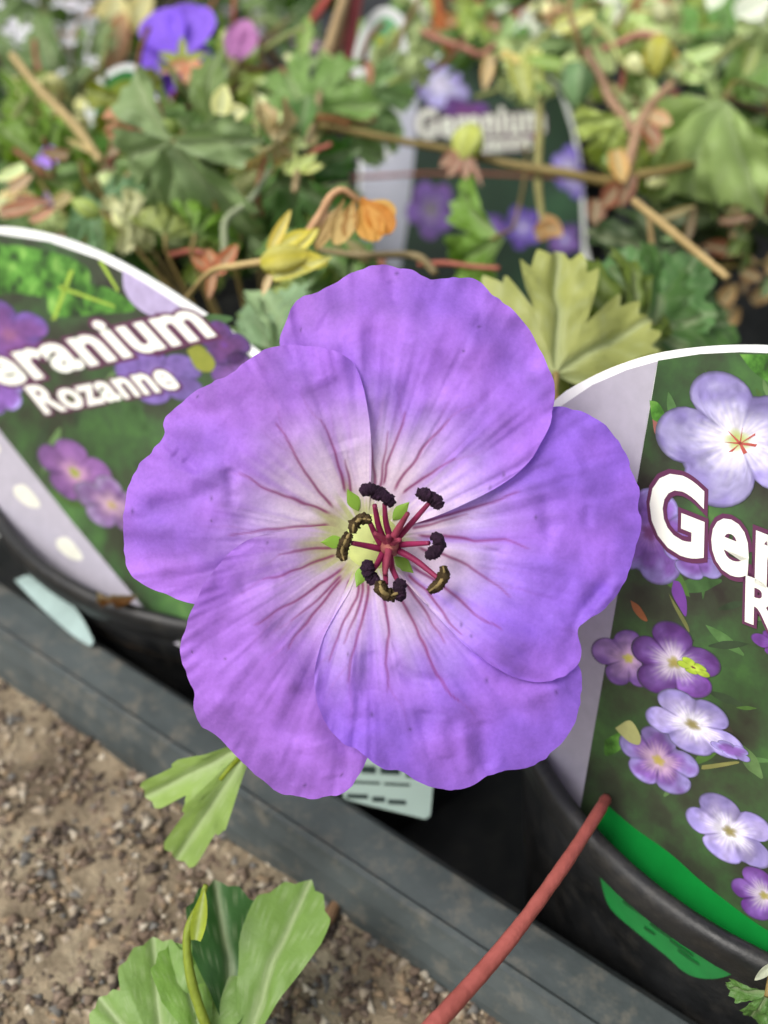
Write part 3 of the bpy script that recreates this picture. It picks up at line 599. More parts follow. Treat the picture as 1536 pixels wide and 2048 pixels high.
def build_petal(key, seed):
    n, m = 250, 140
    o = spline(PET[key], n)
    ang = np.arctan2(-(o[:, 1] - FC[1]), o[:, 0] - FC[0]); rad = np.hypot(o[:, 0] - FC[0], o[:, 1] - FC[1])
    outer = sstep(150, 300, rad)
    tt = np.linspace(0, 1, n)
    o = FC + (o - FC) * (1 + outer * (.006 * vnoise(tt * 40, tt * 0 + seed, seed) + .0035 * vnoise(tt * 110, tt * 0 + 3, seed + 1)))[:, None]
    am = 0.5 * (1 - np.cos(math.pi * tt))
    s = np.linspace(0, 1, m) ** .9; s[0] = 0.004
    S, T = np.meshgrid(s, tt, indexing='ij')
    bx, by = FC[0], FC[1]
    X = bx + S * (o[None, :, 0] - bx); Y = by + S * (o[None, :, 1] - by)
    R = np.hypot(X - bx, Y - by); RHO = R / 500.
    # funnel with nearly flat limb that reflexes at the margin
    Z = -.42 * np.exp(-(R / 150.) ** 2) + .10 * sstep(.2, .7, RHO) - .30 * np.clip(RHO - .55, 0, 1) ** 2 * 3
    lat = np.clip((T - .5) * 2, -1, 1)
    Z += .19 * lat * sstep(40, 260, R)                            # the over edge lies in front, the under edge behind
    Z += .05 * np.abs(lat) ** 3 * sstep(100, 300, R)
    a = np.arctan2(-(Y - by), X - bx)
    a = np.unwrap(a, axis=1)
    g = sstep(60, 330, R)
    Z += .95 * g * (1 - .45 * np.abs(lat) ** 4) * (.065 * vnoise((X * .8 + Y * .6) / 105., (Y * .8 - X * .6) / 105., seed + 10) + .023 * vnoise((X * .6 - Y * .8) / 48. + 40, (Y * .6 + X * .8) / 48., seed + 11) + .017 * vnoise(a * 16 + 30, R / 190., seed + 12) + .008 * vnoise(a * 38 + 30, R / 120., seed + 13) + .007 * vnoise(X / 21., Y / 21., seed + 15))
    rim = sstep(.86, 1, S); Z += rim * g * (.035 * vnoise(a * 13 + 20, R * 0, seed + 14) + .018 * vnoise(a * 34 + 20, R * 0, seed + 16))
    for k, pl, wd, hh in CREASE:
        if k == key:
            d, q = seg_dist(X, Y, pl); Z += hh * 1.1 * np.exp(-(d / wd) ** 2) * np.minimum(1, 6 * np.minimum(q + .05, 1.05 - q))
    # pigment: yellow-green throat, white halo broken into rays, violet limb, crimson veins
    q1 = vnoise(X / 60., Y / 60., seed + 20); q2 = vnoise(a * 9 + 11, R / 160., seed + 21); q3 = vnoise(X / 150., Y / 150., seed + 22); q5 = vnoise(a * 22 + 11, R / 260., seed + 25)
    vio = np.array(VIO); blu = np.array(BLU); mau = np.array(MAU)
    mixp = np.clip(.5 + .5 * q3 + .2 * q1 + {'low_left': .8, 'left': .5, 'right': -.3, 'bottom': -.4, 'top': .15}[key], 0, 1)[..., None]  # low_left's pinker bias paints in reddish bounced light
    base = blu * (1 - mixp) + mau * mixp; base = base * .5 + vio * .5
    base = base * (1 + .17 * q1 + .13 * vnoise(X / 28., Y / 28., seed + 23))[..., None]
    halo = np.exp(-(np.clip(R - 105, 0, None) / {'low_left': 110., 'bottom': 128.}.get(key, 124.)) ** 2) * np.clip(.9 + .45 * q2 + .3 * q5, .1, 1)
    if key == 'low_left': halo *= .62
    if key == 'bottom': halo *= .8
    halo = np.clip(halo * 1.05, 0, .97)
    wcol = np.array(lin(254, 236, 252)[:3]); C = base * (1 - halo[..., None]) + wcol * halo[..., None]
    th = 1 - sstep(52, 118, R + 26 * q2 + 14 * q5 + (X - bx) * .2); C = C * (1 - .92 * th[..., None]) + np.array(lin(206, 212, 142)[:3]) * .92 * th[..., None]
    vcol = np.array(lin(138, 24, 96)[:3]); vs = np.zeros(X.shape)
    r_ = np.random.default_rng(seed + 50)
    wx = X + 3 * vnoise(X / 33., Y / 33., seed + 30); wy = Y + 3 * vnoise(X / 33., Y / 33., seed + 31)
    for pl in VEINS[key]:
        p = np.array(pl, float); d, q = seg_dist(wx, wy, p)
        wd = 4.7 * (1 - .5 * q); st = .88 * (1 - .55 * q ** 2) * sstep(0, .1, q + .03) * (1 - sstep(.93, 1, q))
        vs = np.maximum(vs, st * np.exp(-(d / wd) ** 2)); vs = np.maximum(vs, .30 * (1 - q) * np.exp(-(d / 14) ** 2))
        dv = unit(p[-1] - p[0])
        for b in range(2):                                          # fine forks
            f = r_.uniform(.45, 1.0); i = min(int(f * (len(p) - 1)), len(p) - 2); st0 = p[i] + (p[i + 1] - p[i]) * (f * (len(p) - 1) - i)
            an = r_.choice([-1, 1]) * r_.uniform(.2, .5); cs, sn = math.cos(an), math.sin(an); d2 = np.array([dv[0] * cs - dv[1] * sn, dv[0] * sn + dv[1] * cs]); L = r_.uniform(50, 130)
            pp = [st0, st0 + d2 * L * .5, st0 + (d2 * .8 + dv * .3) * L]; d, q = seg_dist(wx, wy, pp)
            vs = np.maximum(vs, .2 * (1 - q) * np.exp(-(d / 2.6) ** 2))
    C = C * (1 - vs[..., None]) + vcol * vs[..., None]
    Z -= .012 * vs * g
    for _ in range(7):                                              # tiny dark flecks
        i, j = r_.integers(int(m * .55), m - 3), r_.integers(25, n - 25); d = np.hypot((X - X[i, j]), (Y - Y[i, j]) * r_.uniform(.5, 1)); C *= (1 - .55 * np.exp(-(d / r_.uniform(2, 4)) ** 2))[..., None]
    Dp = 12.4 - Z
    Pw = CC + Dp[..., None] * (FW + XV * ((X - 768) / FPX)[..., None] - UPV * ((Y - 1024) / FPX)[..., None])
    return obj('petal', Pw.reshape(-1, 3), grid_faces(m, n), M_PETAL, flower, attrs={'pig': np.clip(C.reshape(-1, 3), 0, 1)})
VIO, BLU, MAU = (.34, .15, .70), (.32, .165, .83), (.47, .20, .70)
for i, k in enumerate(('top', 'left', 'low_left', 'bottom', 'right')): build_petal(k, 100 + 37 * i)

# throat, sepals, stamens, styles, stalk
def blob(cx, cy, z, rx, ry, rz, ang=0, n=14, m=18, seed=0, bumpy=.0):
    ph = np.linspace(.02, math.pi - .02, n); th = np.linspace(0, 2 * math.pi, m, endpoint=False); A, B = np.meshgrid(ph, th, indexing='ij')
    k = 1 + bumpy * vnoise(A * 3 + 5, np.sin(B) * 2 + np.cos(B) * 3 + 9, seed)
    u, v, ww = np.sin(A) * np.cos(B) * rx * k, np.sin(A) * np.sin(B) * ry * k, np.cos(A) * rz * k
    ca, sa = math.cos(math.radians(ang)), math.sin(math.radians(ang)); X = cx + u * ca - v * sa; Y = cy - (u * sa + v * ca)
    return np.array([fl(x, y, z + q) for x, y, q in zip(X.ravel(), Y.ravel(), ww.ravel())]), list(grid_faces(n, m, True))
V, F = blob(748, 1084, -.40, 60, 58, .12); obj('receptacle', V, F, simple('throat', lin(196, 206, 130), .6, .3, .15, 400, .2), flower)
M_SEP = simple('sepal_green', lin(132, 172, 64), .5, .4, .2, 200, .25)
for (a, b, ang) in ((706, 1000, 118), (802, 1022, 48), (666, 1084, 182), (722, 1152, 248), (808, 1130, 320)):
    ca, sa = math.cos(math.radians(ang)), math.sin(math.radians(ang)); pts = []
    for t in np.linspace(-1, 1, 9):
        wd = 13 * (1 - abs(t) ** 1.5) * (1 - .35 * t) + .3
        for uu in np.linspace(-1, 1, 5):
            x = a + 25 * t * ca - uu * wd * sa; y = b - (25 * t * sa + uu * wd * ca); r = math.hypot(x - FC[0], y - FC[1])
            pts.append(fl(x, y, -.42 * math.exp(-(r / 150.) ** 2) + .026 - .012 * uu * uu))
    obj('nectary', pts, grid_faces(9, 5), M_SEP, flower)
for k in range(5):
    an = math.radians(18 + 72 * k); pts = []
    for t in np.linspace(0, 1, 14):
        wd = 70 * math.sin(math.pi * (.12 + .88 * t) ** .8) * (1 - t) ** .35
        for uu in np.linspace(-1, 1, 7):
            r = 40 + 250 * t; x = FC[0] + r * math.cos(an) - uu * wd * math.sin(an); y = FC[1] - (r * math.sin(an) + uu * wd * math.cos(an))
            pts.append(fl(x, y, -.52 - .10 * t - .08 * uu * uu * 0 + .03 * uu * uu))
    obj('sepal', pts, grid_faces(14, 7), M_SEP, flower)
FIL, ANT, ANT2 = simple('filament', lin(132, 36, 76), .5, .35, .3, 300, .1), simple('anther_dark', lin(44, 22, 44), .75, .25, .45, 900, 0, .8), simple('anther_pollen', lin(84, 70, 48), .9, .1, .7, 1300, 0, 1.0)
HUB = (778, 1092)
STAM = [  # filament path (px, z), anther path px, radius px, pollen?
 ([(772, 1088, -.05), (758, 1055, .12), (749, 1010, .34)], [(722, 986), (738, 978), (752, 984), (762, 998)], 11, 0),
 ([(782, 1080, -.05), (772, 1045, .12), (769, 1008, .30)], [(752, 976), (766, 990), (778, 1000), (785, 1010)], 10, 0),
 ([(786, 1086, -.05), (815, 1055, .14), (858, 1006, .36)], [(834, 984), (850, 989), (868, 998), (882, 1016)], 10.5, 0),
 ([(764, 1092, -.05), (752, 1072, .08), (740, 1046, .22)], [(706, 1066), (708, 1050), (722, 1038), (742, 1040)], 9, 1),
 ([(762, 1098, -.05), (735, 1092, .10), (704, 1086, .25)], [(700, 1066), (690, 1084), (684, 1104), (688, 1121)], 9.5, 1),
 ([(766, 1105, -.05), (756, 1125, .10), (746, 1140, .26)], [(738, 1120), (735, 1138), (742, 1154), (756, 1164)], 11, 0),
 ([(772, 1108, -.05), (770, 1135, .12), (772, 1168, .32)], [(760, 1162), (764, 1182), (780, 1190), (796, 1186)], 10.5, 1),
 ([(780, 1106, -.05), (784, 1135, .12), (797, 1165, .32)], [(803, 1158), (799, 1174), (800, 1190), (806, 1196)], 11, 0),
 ([(790, 1098, -.05), (830, 1120, .14), (878, 1158, .36)], [(886, 1132), (888, 1148), (878, 1168), (858, 1183)], 9.5, 1),
 ([(792, 1090, -.05), (822, 1088, .14), (858, 1086, .34)], [(862, 1072), (876, 1078), (878, 1096), (862, 1108), (850, 1110)], 10, 0)]
for i, (fp, ap, r, pol) in enumerate(STAM):
    pts = [fl(*q) for q in fp]; pts = [fl(fp[0][0], fp[0][1], -.33)] + pts
    V, F = tube(pts, [.045, .042, .036, .028], 8, 24); fo = obj('stamen', V, F, FIL, flower)
    zt = fp[-1][2]; c = [fl(x, y, zt + .02 + .02 * math.sin(2.2 * j)) for j, (x, y) in enumerate(ap)]
    R = r * 1.22 * CMPX; V, F = tube(c, [R * .62, R * 1.05, R * .9, R * 1.08, R * .6], 12, 30, .09, i)
    V = V + np.random.default_rng(i).normal(size=V.shape) * R * .07
    an = obj('anther', V, F, ANT2 if pol else ANT, None); an.parent = fo; an.location = -Vector(fo.parent.location)
    # pale seam along the anther's split
    if pol:
        V, F = tube([q + (CC - q) / np.linalg.norm(CC - q) * R * .85 for q in map(np.array, c)], [R * .2, R * .34, R * .3, R * .15], 6, 18, .2, i)
        se = obj('seam', V, F, simple('pollen_seam', lin(128, 112, 74), .95, .05, .5, 900), None); se.parent = fo; se.location = -Vector(fo.parent.location)
for (x, y, z) in ((816, 1026, .36), (800, 1080, .42), (770, 1150, .30), (776, 1072, .45), (748, 1066, .30)):
    V, F = tube([fl(780, 1095, -.3), fl(779, 1090, .05), fl((x + 780) / 2, (y + 1085) / 2, .22), fl(x, y, z)], [.055, .05, .044, .026], 8, 24); obj('style', V, F, simple('style_pink', lin(136, 56, 76), .65, .2, .35, 300, .12), flower)
V, F = blob(780, 1092, -.08, 22, 22, .26, bumpy=.1); obj('ovary', V, F, simple('ovary_pink', lin(160, 96, 88), .65, .35, .2, 500, .1), flower)
c2 = P(735, 1080, 13.1); root_pt = np.array([5.2, 13.2, 10.6])
V, F = tube([P(738, 1085, 12.85), P(760, 1120, 13.8), P(860, 1220, 15.2), P(960, 1330, 16.2), root_pt], [.085, .08, .085, .1, .12], 10, 40)
obj('flower_stalk', V, F, M_STEM, flower, color=lin(150, 150, 84))

# ------------------------------------------------------------------ leaves
def leaf_mesh(seed, lobes=((0, 1.), (56, .92), (-56, .92), (112, .72), (-112, .72)), fold=.16, droop=.25, teeth=1.0, half=26, sinus=.42, amp=.05, cut=(.78, 1.12)):
    """palmate cut leaf, unit length (1 cm), base at the origin, tip along +y"""
    r_ = np.random.default_rng(seed); n, m = 150, 13
    lim = max(abs(a) for a, _ in lobes) + half
    th = np.radians(np.linspace(-lim, lim, n)); r = np.zeros(n) + .05
    lob_i = np.zeros(n); near = np.full(n, 9.)
    for a, L in lobes:
        d = np.degrees(th) - a - r_.normal() * 3; x = np.abs(d) / half
        f = np.where(x < 1.18, 1 - .20 * x ** 1.6, 0); f = f * (1 - (1 - sinus) * sstep(cut[0], cut[1], x))
        tooth = .11 * teeth * (1 - np.abs(((d / half * 2.6 + .5) % 1.0) - .5) * 2) - .05 * teeth
        v = L * (1 + r_.normal() * .05) * (f + tooth * (x < .95))
        r = np.maximum(r, v); near = np.where(np.abs(d) < np.degrees(near), np.radians(np.abs(d)), near)
    s = np.linspace(0, 1, m) ** .85
    S, T = np.meshgrid(s, th, indexing='ij'); Rr = S * r[None]
    X = Rr * np.sin(T); Y = Rr * np.cos(T); D = Rr * near[None]
    Z = fold * (D * 1.0) - droop * Rr ** 2 + amp * vnoise(X * 4 + 20, Y * 4 + 20, seed) + amp * .5 * vnoise(X * 9 + 20, Y * 9 + 20, seed + 1) - amp * .8 * np.exp(-(D / .035) ** 2)
    vein = np.exp(-(D / (.022 + .02 * (1 - Rr))) ** 2)
    side = (np.abs(((Rr * 5.5 - D * 5.0) % 1) - .5) < .07) * (D > .02) * .35
    vein = np.clip(vein + side, 0, 1)
    V = np.stack([X, Y, Z], -1).reshape(-1, 3)
    return mesh_data('leaf', V, grid_faces(m, n), M_LEAF, True, {'vein': vein.ravel()})
THREE = ((0, 1.), (48, .85), (-48, .85))
LEAF = [leaf_mesh(1, fold=.4, droop=.45, amp=.1), leaf_mesh(2, droop=.6, fold=.55, amp=.1), leaf_mesh(3, fold=-.25, droop=.3, amp=.14), leaf_mesh(4, THREE, fold=.45, droop=.4, amp=.1), leaf_mesh(5, THREE, fold=.7, droop=.5, half=24, amp=.1), leaf_mesh(6, fold=.5, droop=.8, half=25, amp=.12)]
def cam_mat(a, b, d, size, spin, tx, ty):
    """leaf base at pixel+depth; spin turns the tip in the picture (0 right, 90 up); tx, ty tip it out of the picture plane"""
    R = Matrix(RC.tolist()).to_4x4() @ Matrix.Rotation(math.radians(spin - 90), 4, 'Z') @ Matrix.Rotation(math.radians(tx), 4, 'X') @ Matrix.Rotation(math.radians(ty), 4, 'Y') @ Matrix.Scale(size, 4)
    R.translation = Vector(P(a, b, d)); return np.array(R)
def leaf_px(plant, var, a, b, d, lenpx, spin, tx, ty, color, crown=None, mesh=None, pcol=None, prad=.05):
    size = lenpx * d / FPX / max(.35, math.cos(math.radians(tx)))
    o = inst('leaf', mesh or LEAF[var], plant, cam_mat(a, b, d, size, spin, tx, ty), lin(*color))
    if crown is not None:
        p = P(a, b, d); q = np.asarray(crown, float); tip = unit(np.array([math.cos(math.radians(spin)), math.sin(math.radians(spin)), 0])); tipw = RC @ tip
        mid = (p + q) / 2 - tipw * size * .25 + np.array([0, 0, .5])
        V, F = tube([p + tipw * .02, p - tipw * size * .2 + (q - p) * .05, mid, q], [prad * .8, prad, prad * 1.1, prad * 1.3], 6, 20)
        obj('petiole', V, F, M_STEM, plant, color=lin(*(pcol or (138, 120, 70))))
    return o
def stem_px(plant, pts, rpx, color, name='stem', wob=.04, m=34):
    """stem through photo points (x, y, depth); rpx radii in photo pixels at those depths"""
    w_ = [P(*q) for q in pts]; dm = np.mean([q[2] for q in pts]); rr = [r * dm / FPX for r in (rpx if isinstance(rpx, (list, tuple)) else [rpx])]
    V, F = tube(w_, rr, 8, m, wob, len(pts)); return obj(name, V, F, M_STEM, plant, color=lin(*color))
def bud_px(plant, a, b, d, L, W, ang, color, name='bud', tipcol=None, nsep=5, open_=.0):
    """pointed closed bud with sepal ridges, base at pixel, pointing along ang"""
    n, m = 16, 25; t = np.linspace(0, 1, n); th = np.linspace(0, 2 * math.pi, m, endpoint=False)
    prof = np.sin(math.pi * np.clip(t * .93 + .07, 0, 1)) ** .75 * (1 - .35 * t); s = d / FPX
    T, B = np.meshgrid(t, th, indexing='ij'); rr = np.broadcast_to(prof[:, None], T.shape) * W * .5 * s * (1 + .12 * np.cos(B * nsep))
    ax = RC @ np.array([math.cos(math.radians(ang)), math.sin(math.radians(ang)), .15]); ax = unit(ax); e1 = unit(np.cross(ax, [.1, .9, .3])); e2 = np.cross(ax, e1)
    V = P(a, b, d) + (T * L * s)[..., None] * ax + rr[..., None] * (np.cos(B)[..., None] * e1 + np.sin(B)[..., None] * e2)
    o = obj(name, V.reshape(-1, 3), list(grid_faces(n, m, True)), M_LEAF, plant, color=lin(*color), attrs={'vein': (.5 + .5 * np.cos(B * nsep)).ravel() * .6}); return o
def sepal_px(plant, a, b, d, L, W, ang, color, curl=.3, toward=0., name='sepal'):
    """narrow pointed sepal or dried petal from a base pixel"""
    n, m = 14, 7; s = d / FPX; V = []
    if color[0] > 1.25 * color[1]: color = tuple(.62 * q + .38 * t * sum(color) / 3 for q, t in zip(color, (1.12, .98, .84)))
    ax = unit(RC @ np.array([math.cos(math.radians(ang)), math.sin(math.radians(ang)), toward])); z = unit(-FW - ax * np.dot(-FW, ax)); sd = np.cross(z, ax)
    for t in np.linspace(0, 1, n):
        wd = W * .5 * s * (math.sin(math.pi * (.15 + .85 * t)) ** .7 if t < 1 else 0) * (1 - .25 * t)
        for u in np.linspace(-1, 1, m): V.append(P(a, b, d) + ax * L * s * (t - .15 * curl * t * t) + sd * u * wd + z * (curl * L * s * t * t * .5 + abs(u) * wd * .35))
    return obj(name, V, grid_faces(n, m), M_LEAF, plant, color=lin(*color), attrs={'vein': np.tile(np.exp(-(np.linspace(-1, 1, m) / .3) ** 2), n)})
def petal_px(plant, a, b, d, L, W, ang, color, curl=.2, toward=.2, seed=0, name='petal'):
    n, m = 16, 15; s = d / FPX; V = []
    ax = unit(RC @ np.array([math.cos(math.radians(ang)), math.sin(math.radians(ang)), toward])); z = unit(-FW - ax * np.dot(-FW, ax)); sd = np.cross(z, ax)
    for t in np.linspace(0, 1, n):
        wd = W * .5 * s * (.18 + .82 * sstep(0, .55, t)) * math.sqrt(max(0, 1 - (max(0, t - .6) / .41) ** 2))
        for u in np.linspace(-1, 1, m): V.append(P(a, b, d) + ax * L * s * t + sd * u * wd + z * (curl * L * s * t * t * .5 + wd * u * u * .3 + .04 * L * s * vnoise(np.array(t * 4 + 9), np.array(u * 3 + 9), seed)))
    col = np.tile(np.array(lin(*color)[:3]), (n * m, 1)); return obj(name, V, grid_faces(n, m), M_PETAL, plant, attrs={'pig': col})

GY, G1, G2, G3, GD, GP, GB, OL = (148, 160, 96), (104, 142, 74), (82, 122, 62), (122, 152, 98), (52, 84, 42), (160, 180, 128), (128, 160, 132), (118, 128, 44)
TAN, BRN, PNK, RED, OLV = (176, 150, 104), (122, 84, 56), (176, 104, 88), (168, 70, 66), (138, 122, 72)
# ---- plant in the right pot
crR = np.array([7.2, 12.6, 10.2])
pr = empty('geranium_plant', crR, 'geranium with pale fan-shaped and dark leaves behind the big-lettered tag', 'plant', 'potted geraniums')
FAN = leaf_mesh(11, ((0, 1.), (46, .98), (-46, .95), (92, .8), (-92, .6)), fold=.12, droop=.12, half=23, sinus=.55, teeth=1.2, amp=.06)
leaf_px(pr, 0, 1112, 745, 17.2, 262, 84, -18, 6, (154, 162, 98), crR, FAN, prad=.07)
RND = leaf_mesh(41, fold=.1, droop=.15, half=31, sinus=.8, teeth=.6, amp=.07)
leaf_px(pr, 2, 1312, 628, 20.5, 165, 112, -20, 0, (84, 124, 74), crR, RND)
leaf_px(pr, 0, 1318, 648, 20., 200, 6, -25, -15, (70, 106, 54), crR, RND)
leaf_px(pr, 2, 1270, 690, 18.8, 200, 20, -35, 10, (92, 112, 44), crR)
leaf_px(pr, 1, 1130, 690, 19.5, 150, 10, -30, 10, (104, 116, 52), crR)
stem_px(pr, [(1268, 402, 22), (1330, 452, 21), (1400, 510, 20), (1456, 556, 19.5)], [9, 9, 9, 8], (188, 164, 112))
stem_px(pr, [(1212, 1598, 14.5), (1192, 1632, 13.9), (1120, 1742, 13.0), (1010, 1890, 12.2), (870, 2048, 11.4), (760, 2160, 11.0)], [13, 14, 15, 17, 19], (172, 92, 84), 'pink_stem', .03, 50)
leaf_px(pr, 3, 760, 2160, 11.0, 120, 240, -20, 0, G1)
leaf_px(pr, 3, 1536, 1990, 12.6, 90, 250, -20, 20, G2, crR)
sepal_px(pr, 1545, 1930, 12.6, 50, 22, 215, (176, 184, 170))
# ---- low shoot in front of the tray
crS = P(560, 1480, 17.5)
sh = empty('geranium_shoot', crS, 'two-lobed green leaf on a short stalk hanging over the tray lip below the bloom', 'shoot')
LA = leaf_mesh(21, ((12, .84), (-7, 1.0)), fold=.3, droop=.2, half=14.5, sinus=.74, cut=(.48, .66), teeth=.35, amp=.03)
leaf_px(sh, 0, 512, 1478, 14.6, 320, 224, -8, 0, (138, 168, 96), crS, LA, (120, 140, 40))
stem_px(sh, [(560, 1480, 17.5), (505, 1500, 15.0), (470, 1525, 14.5), (440, 1560, 14.4)], [9, 11, 9, 4], (128, 146, 30))
gp = np.append(P(430, 2100, 13.75)[:2] + np.array([.3, -.2]), SANDZ)
sb_ = empty('geranium_shoot', gp, 'young green shoot with a folded dark leaf growing up from the sand', 'shoot')
V, F = tube([P(430, 2090, 13.75), P(432, 2120, 13.75) - [0, 0, .6], gp], [.07, .08, .09], 8, 16); obj('stem', V, F, M_STEM, sb_, color=lin(132, 150, 48))
LB = leaf_mesh(22, ((0, 1.0), (44, .95), (-44, .8)), fold=.2, droop=.25, half=24, sinus=.75, teeth=.35, amp=.03)
leaf_px(sb_, 0, 330, 2150, 13.6, 255, 98, -22, 8, (116, 150, 84), None, LB)
LC1 = leaf_mesh(23, ((0, 1.0),), fold=.25, droop=.3, half=21, sinus=.8, teeth=.3, amp=.03)
leaf_px(sb_, 0, 470, 2110, 13.9, 310, 96, -20, 30, (56, 96, 50), None, LC1)
leaf_px(sb_, 0, 480, 2120, 13.8, 335, 76, -15, -24, (108, 142, 72), None, LC1)
leaf_px(sb_, 0, 420, 2130, 13.6, 230, 112, -20, 30, (120, 158, 80), None, LC1)
stem_px(sb_, [(412, 1770, 13.9), (398, 1810, 13.9), (374, 1870, 13.8), (385, 1970, 13.75), (430, 2090, 13.75), (470, 2120, 13.9)], [5, 8, 10, 11, 10], (132, 150, 48))
stem_px(sb_, [(430, 2090, 13.75), (370, 2130, 13.6), (330, 2150, 13.6)], [10, 9], (132, 150, 48))
sepal_px(sb_, 392, 1880, 13.75, 110, 34, 80, (140, 158, 52), .2)
# ---- plant in the left pot
crL = np.array([-2.6, 20.2, 8.4])
pl_ = empty('geranium_plant', crL, 'geranium with drooping grey-green leaves and a yellow spent calyx behind the leaning tag', 'plant', 'potted geraniums')
leaf_px(pl_, 1, 545, 700, 19.5, 170, 128, -20, -25, (140, 172, 138), crL)
leaf_px(pl_, 4, 560, 705, 19.4, 160, 60, -25, 20, (150, 178, 140), crL)
leaf_px(pl_, 3, 540, 690, 21., 150, 175, -30, 10, (118, 150, 100), crL)
leaf_px(pl_, 1, 345, 282, 21.8, 205, 248, -30, 12, (122, 146, 104), crL)
leaf_px(pl_, 5, 420, 300, 24.5, 190, 200, -30, -20, (98, 122, 70), crL)
leaf_px(pl_, 0, 590, 350, 23.5, 170, 200, -35, 0, (82, 120, 66), crL)
leaf_px(pl_, 2, 560, 350, 25, 130, 262, -45, 10, (70, 108, 58), crL)
leaf_px(pl_, 0, 470, 400, 25.5, 160, 250, -35, 0, (64, 100, 50), crL)
leaf_px(pl_, 1, 250, 200, 27, 110, 285, -25, 10, OL, crL)
leaf_px(pl_, 2, 90, 330, 27, 130, 20, -30, 0, (96, 130, 40), crL)
leaf_px(pl_, 0, 60, 240, 29, 120, 200, -25, 0, (92, 124, 22), crL)
leaf_px(pl_, 3, 330, 470, 22.5, 100, 80, -25, 0, (136, 150, 86), crL)
leaf_px(pl_, 4, 390, 470, 22, 110, 60, -25, 10, (96, 134, 44), crL)
leaf_px(pl_, 0, 200, 420, 24, 110, 150, -30, 0, (100, 138, 100), crL)
leaf_px(pl_, 0, 700, 560, 21.5, 130, 20, -40, 0, (96, 130, 72), crL)
# spent calyx with dried petals
cx = 18.2
stem_px(pl_, [(370, 600, 20.5), (420, 545, 19), (470, 532, 18.4), (535, 522, cx)], [5, 6, 7, 8], (196, 172, 116))
bud_px(pl_, 524, 528, cx, 110, 80, 8, (186, 180, 66), 'calyx')
for (x, y, L, Wd, an, c) in ((540, 500, 92, 28, 62, (196, 180, 84)), (590, 500, 66, 30, 42, (192, 186, 80)), (545, 555, 130, 34, 18, (186, 184, 92)), (540, 550, 46, 18, 250, (206, 180, 140)), (600, 520, 60, 40, -8, (176, 172, 70)), (560, 490, 70, 30, 25, (190, 184, 76))):
    sepal_px(pl_, x, y, cx - .15, L, Wd, an, c, .15)
stem_px(pl_, [(606, 482, cx), (640, 430, cx - .1), (662, 392, cx - .2), (685, 380, cx - .2), (706, 392, cx - .1), (722, 404, cx)], [8, 9, 8, 7, 6], (206, 164, 122), 'dried_style')
for (x, y, L, Wd, an, c) in ((712, 398, 92, 34, 248, (206, 178, 112)), (722, 400, 82, 44, 288, (214, 160, 76)), (724, 396, 84, 40, 308, (196, 132, 52)), (706, 400, 70, 24, 262, (176, 136, 76)), (690, 395, 110, 20, 244, (196, 168, 110)), (730, 402, 60, 30, 330, (216, 176, 96))):
    petal_px(pl_, x, y, cx - .1, L * 1.2, Wd * 1.35, an, c, .3, .15, int(x + an), 'dried_petal')
for (x, y, L, Wd, an, c) in ((432, 545, 74, 40, 50, (196, 96, 58)), (425, 540, 52, 30, 150, (186, 92, 56)), (426, 545, 60, 22, 262, (190, 110, 74)), (430, 540, 46, 36, 110, (206, 120, 84))):
    sepal_px(pl_, x, y, 20.2, L, Wd, an, c, .3, name='dried_sepal')
stem_px(pl_, [(430, 560, 20.4), (448, 500, 21.5), (452, 440, 22), (500, 400, 22.3), (540, 340, 23)], [6, 7, 8, 7, 6], (158, 170, 136))
stem_px(pl_, [(640, 185, 27), (630, 235, 25.5), (600, 320, 24), (590, 380, 22)], [7, 8, 7], (164, 146, 108))
stem_px(pl_, [(24, 110, 28), (80, 180, 27), (150, 252, 26), (200, 320, 24)], [8, 10, 10, 8], (186, 166, 116))
stem_px(pl_, [(460, 268, 25), (540, 246, 25), (640, 236, 25.2), (700, 250, 25.5)], [7, 8, 7], (150, 104, 62))
stem_px(pl_, [(640, 500, 21), (720, 510, 20.5), (830, 512, 21), (870, 545, 20)], [6, 7, 8, 8], (142, 128, 92))
petal_px(pl_, 70, 322, 26, 56, 44, 8, (176, 140, 232), .2, .2, 3, 'fallen_petal')
for (x, y, L, Wd, an, c) in ((560, 275, 62, 30, -20, (196, 214, 150)), (578, 348, 80, 32, 86, (190, 206, 140)), (575, 345, 72, 28, 30, (176, 194, 120)), (600, 340, 50, 24, 10, (186, 196, 120)), (440, 230, 62, 46, 80, (202, 206, 150)), (452, 230, 46, 40, 10, (206, 208, 160))):
    sepal_px(pl_, x, y, 23.2, L, Wd, an, c, .2)
for (x, y, L, Wd, an, c) in ((0, 425, 90, 32, 8, (180, 98, 74)), (30, 400, 80, 26, -8, (150, 72, 56)), (60, 440, 60, 24, 20, (196, 120, 96)), (100, 420, 40, 24, 100, (120, 90, 160)), (130, 470, 70, 20, 200, (120, 84, 60)), (20, 380, 60, 26, 30, (186, 146, 120))):
    sepal_px(pl_, x, y, 23.5, L, Wd, an, c, .3, name='withered_leaf')
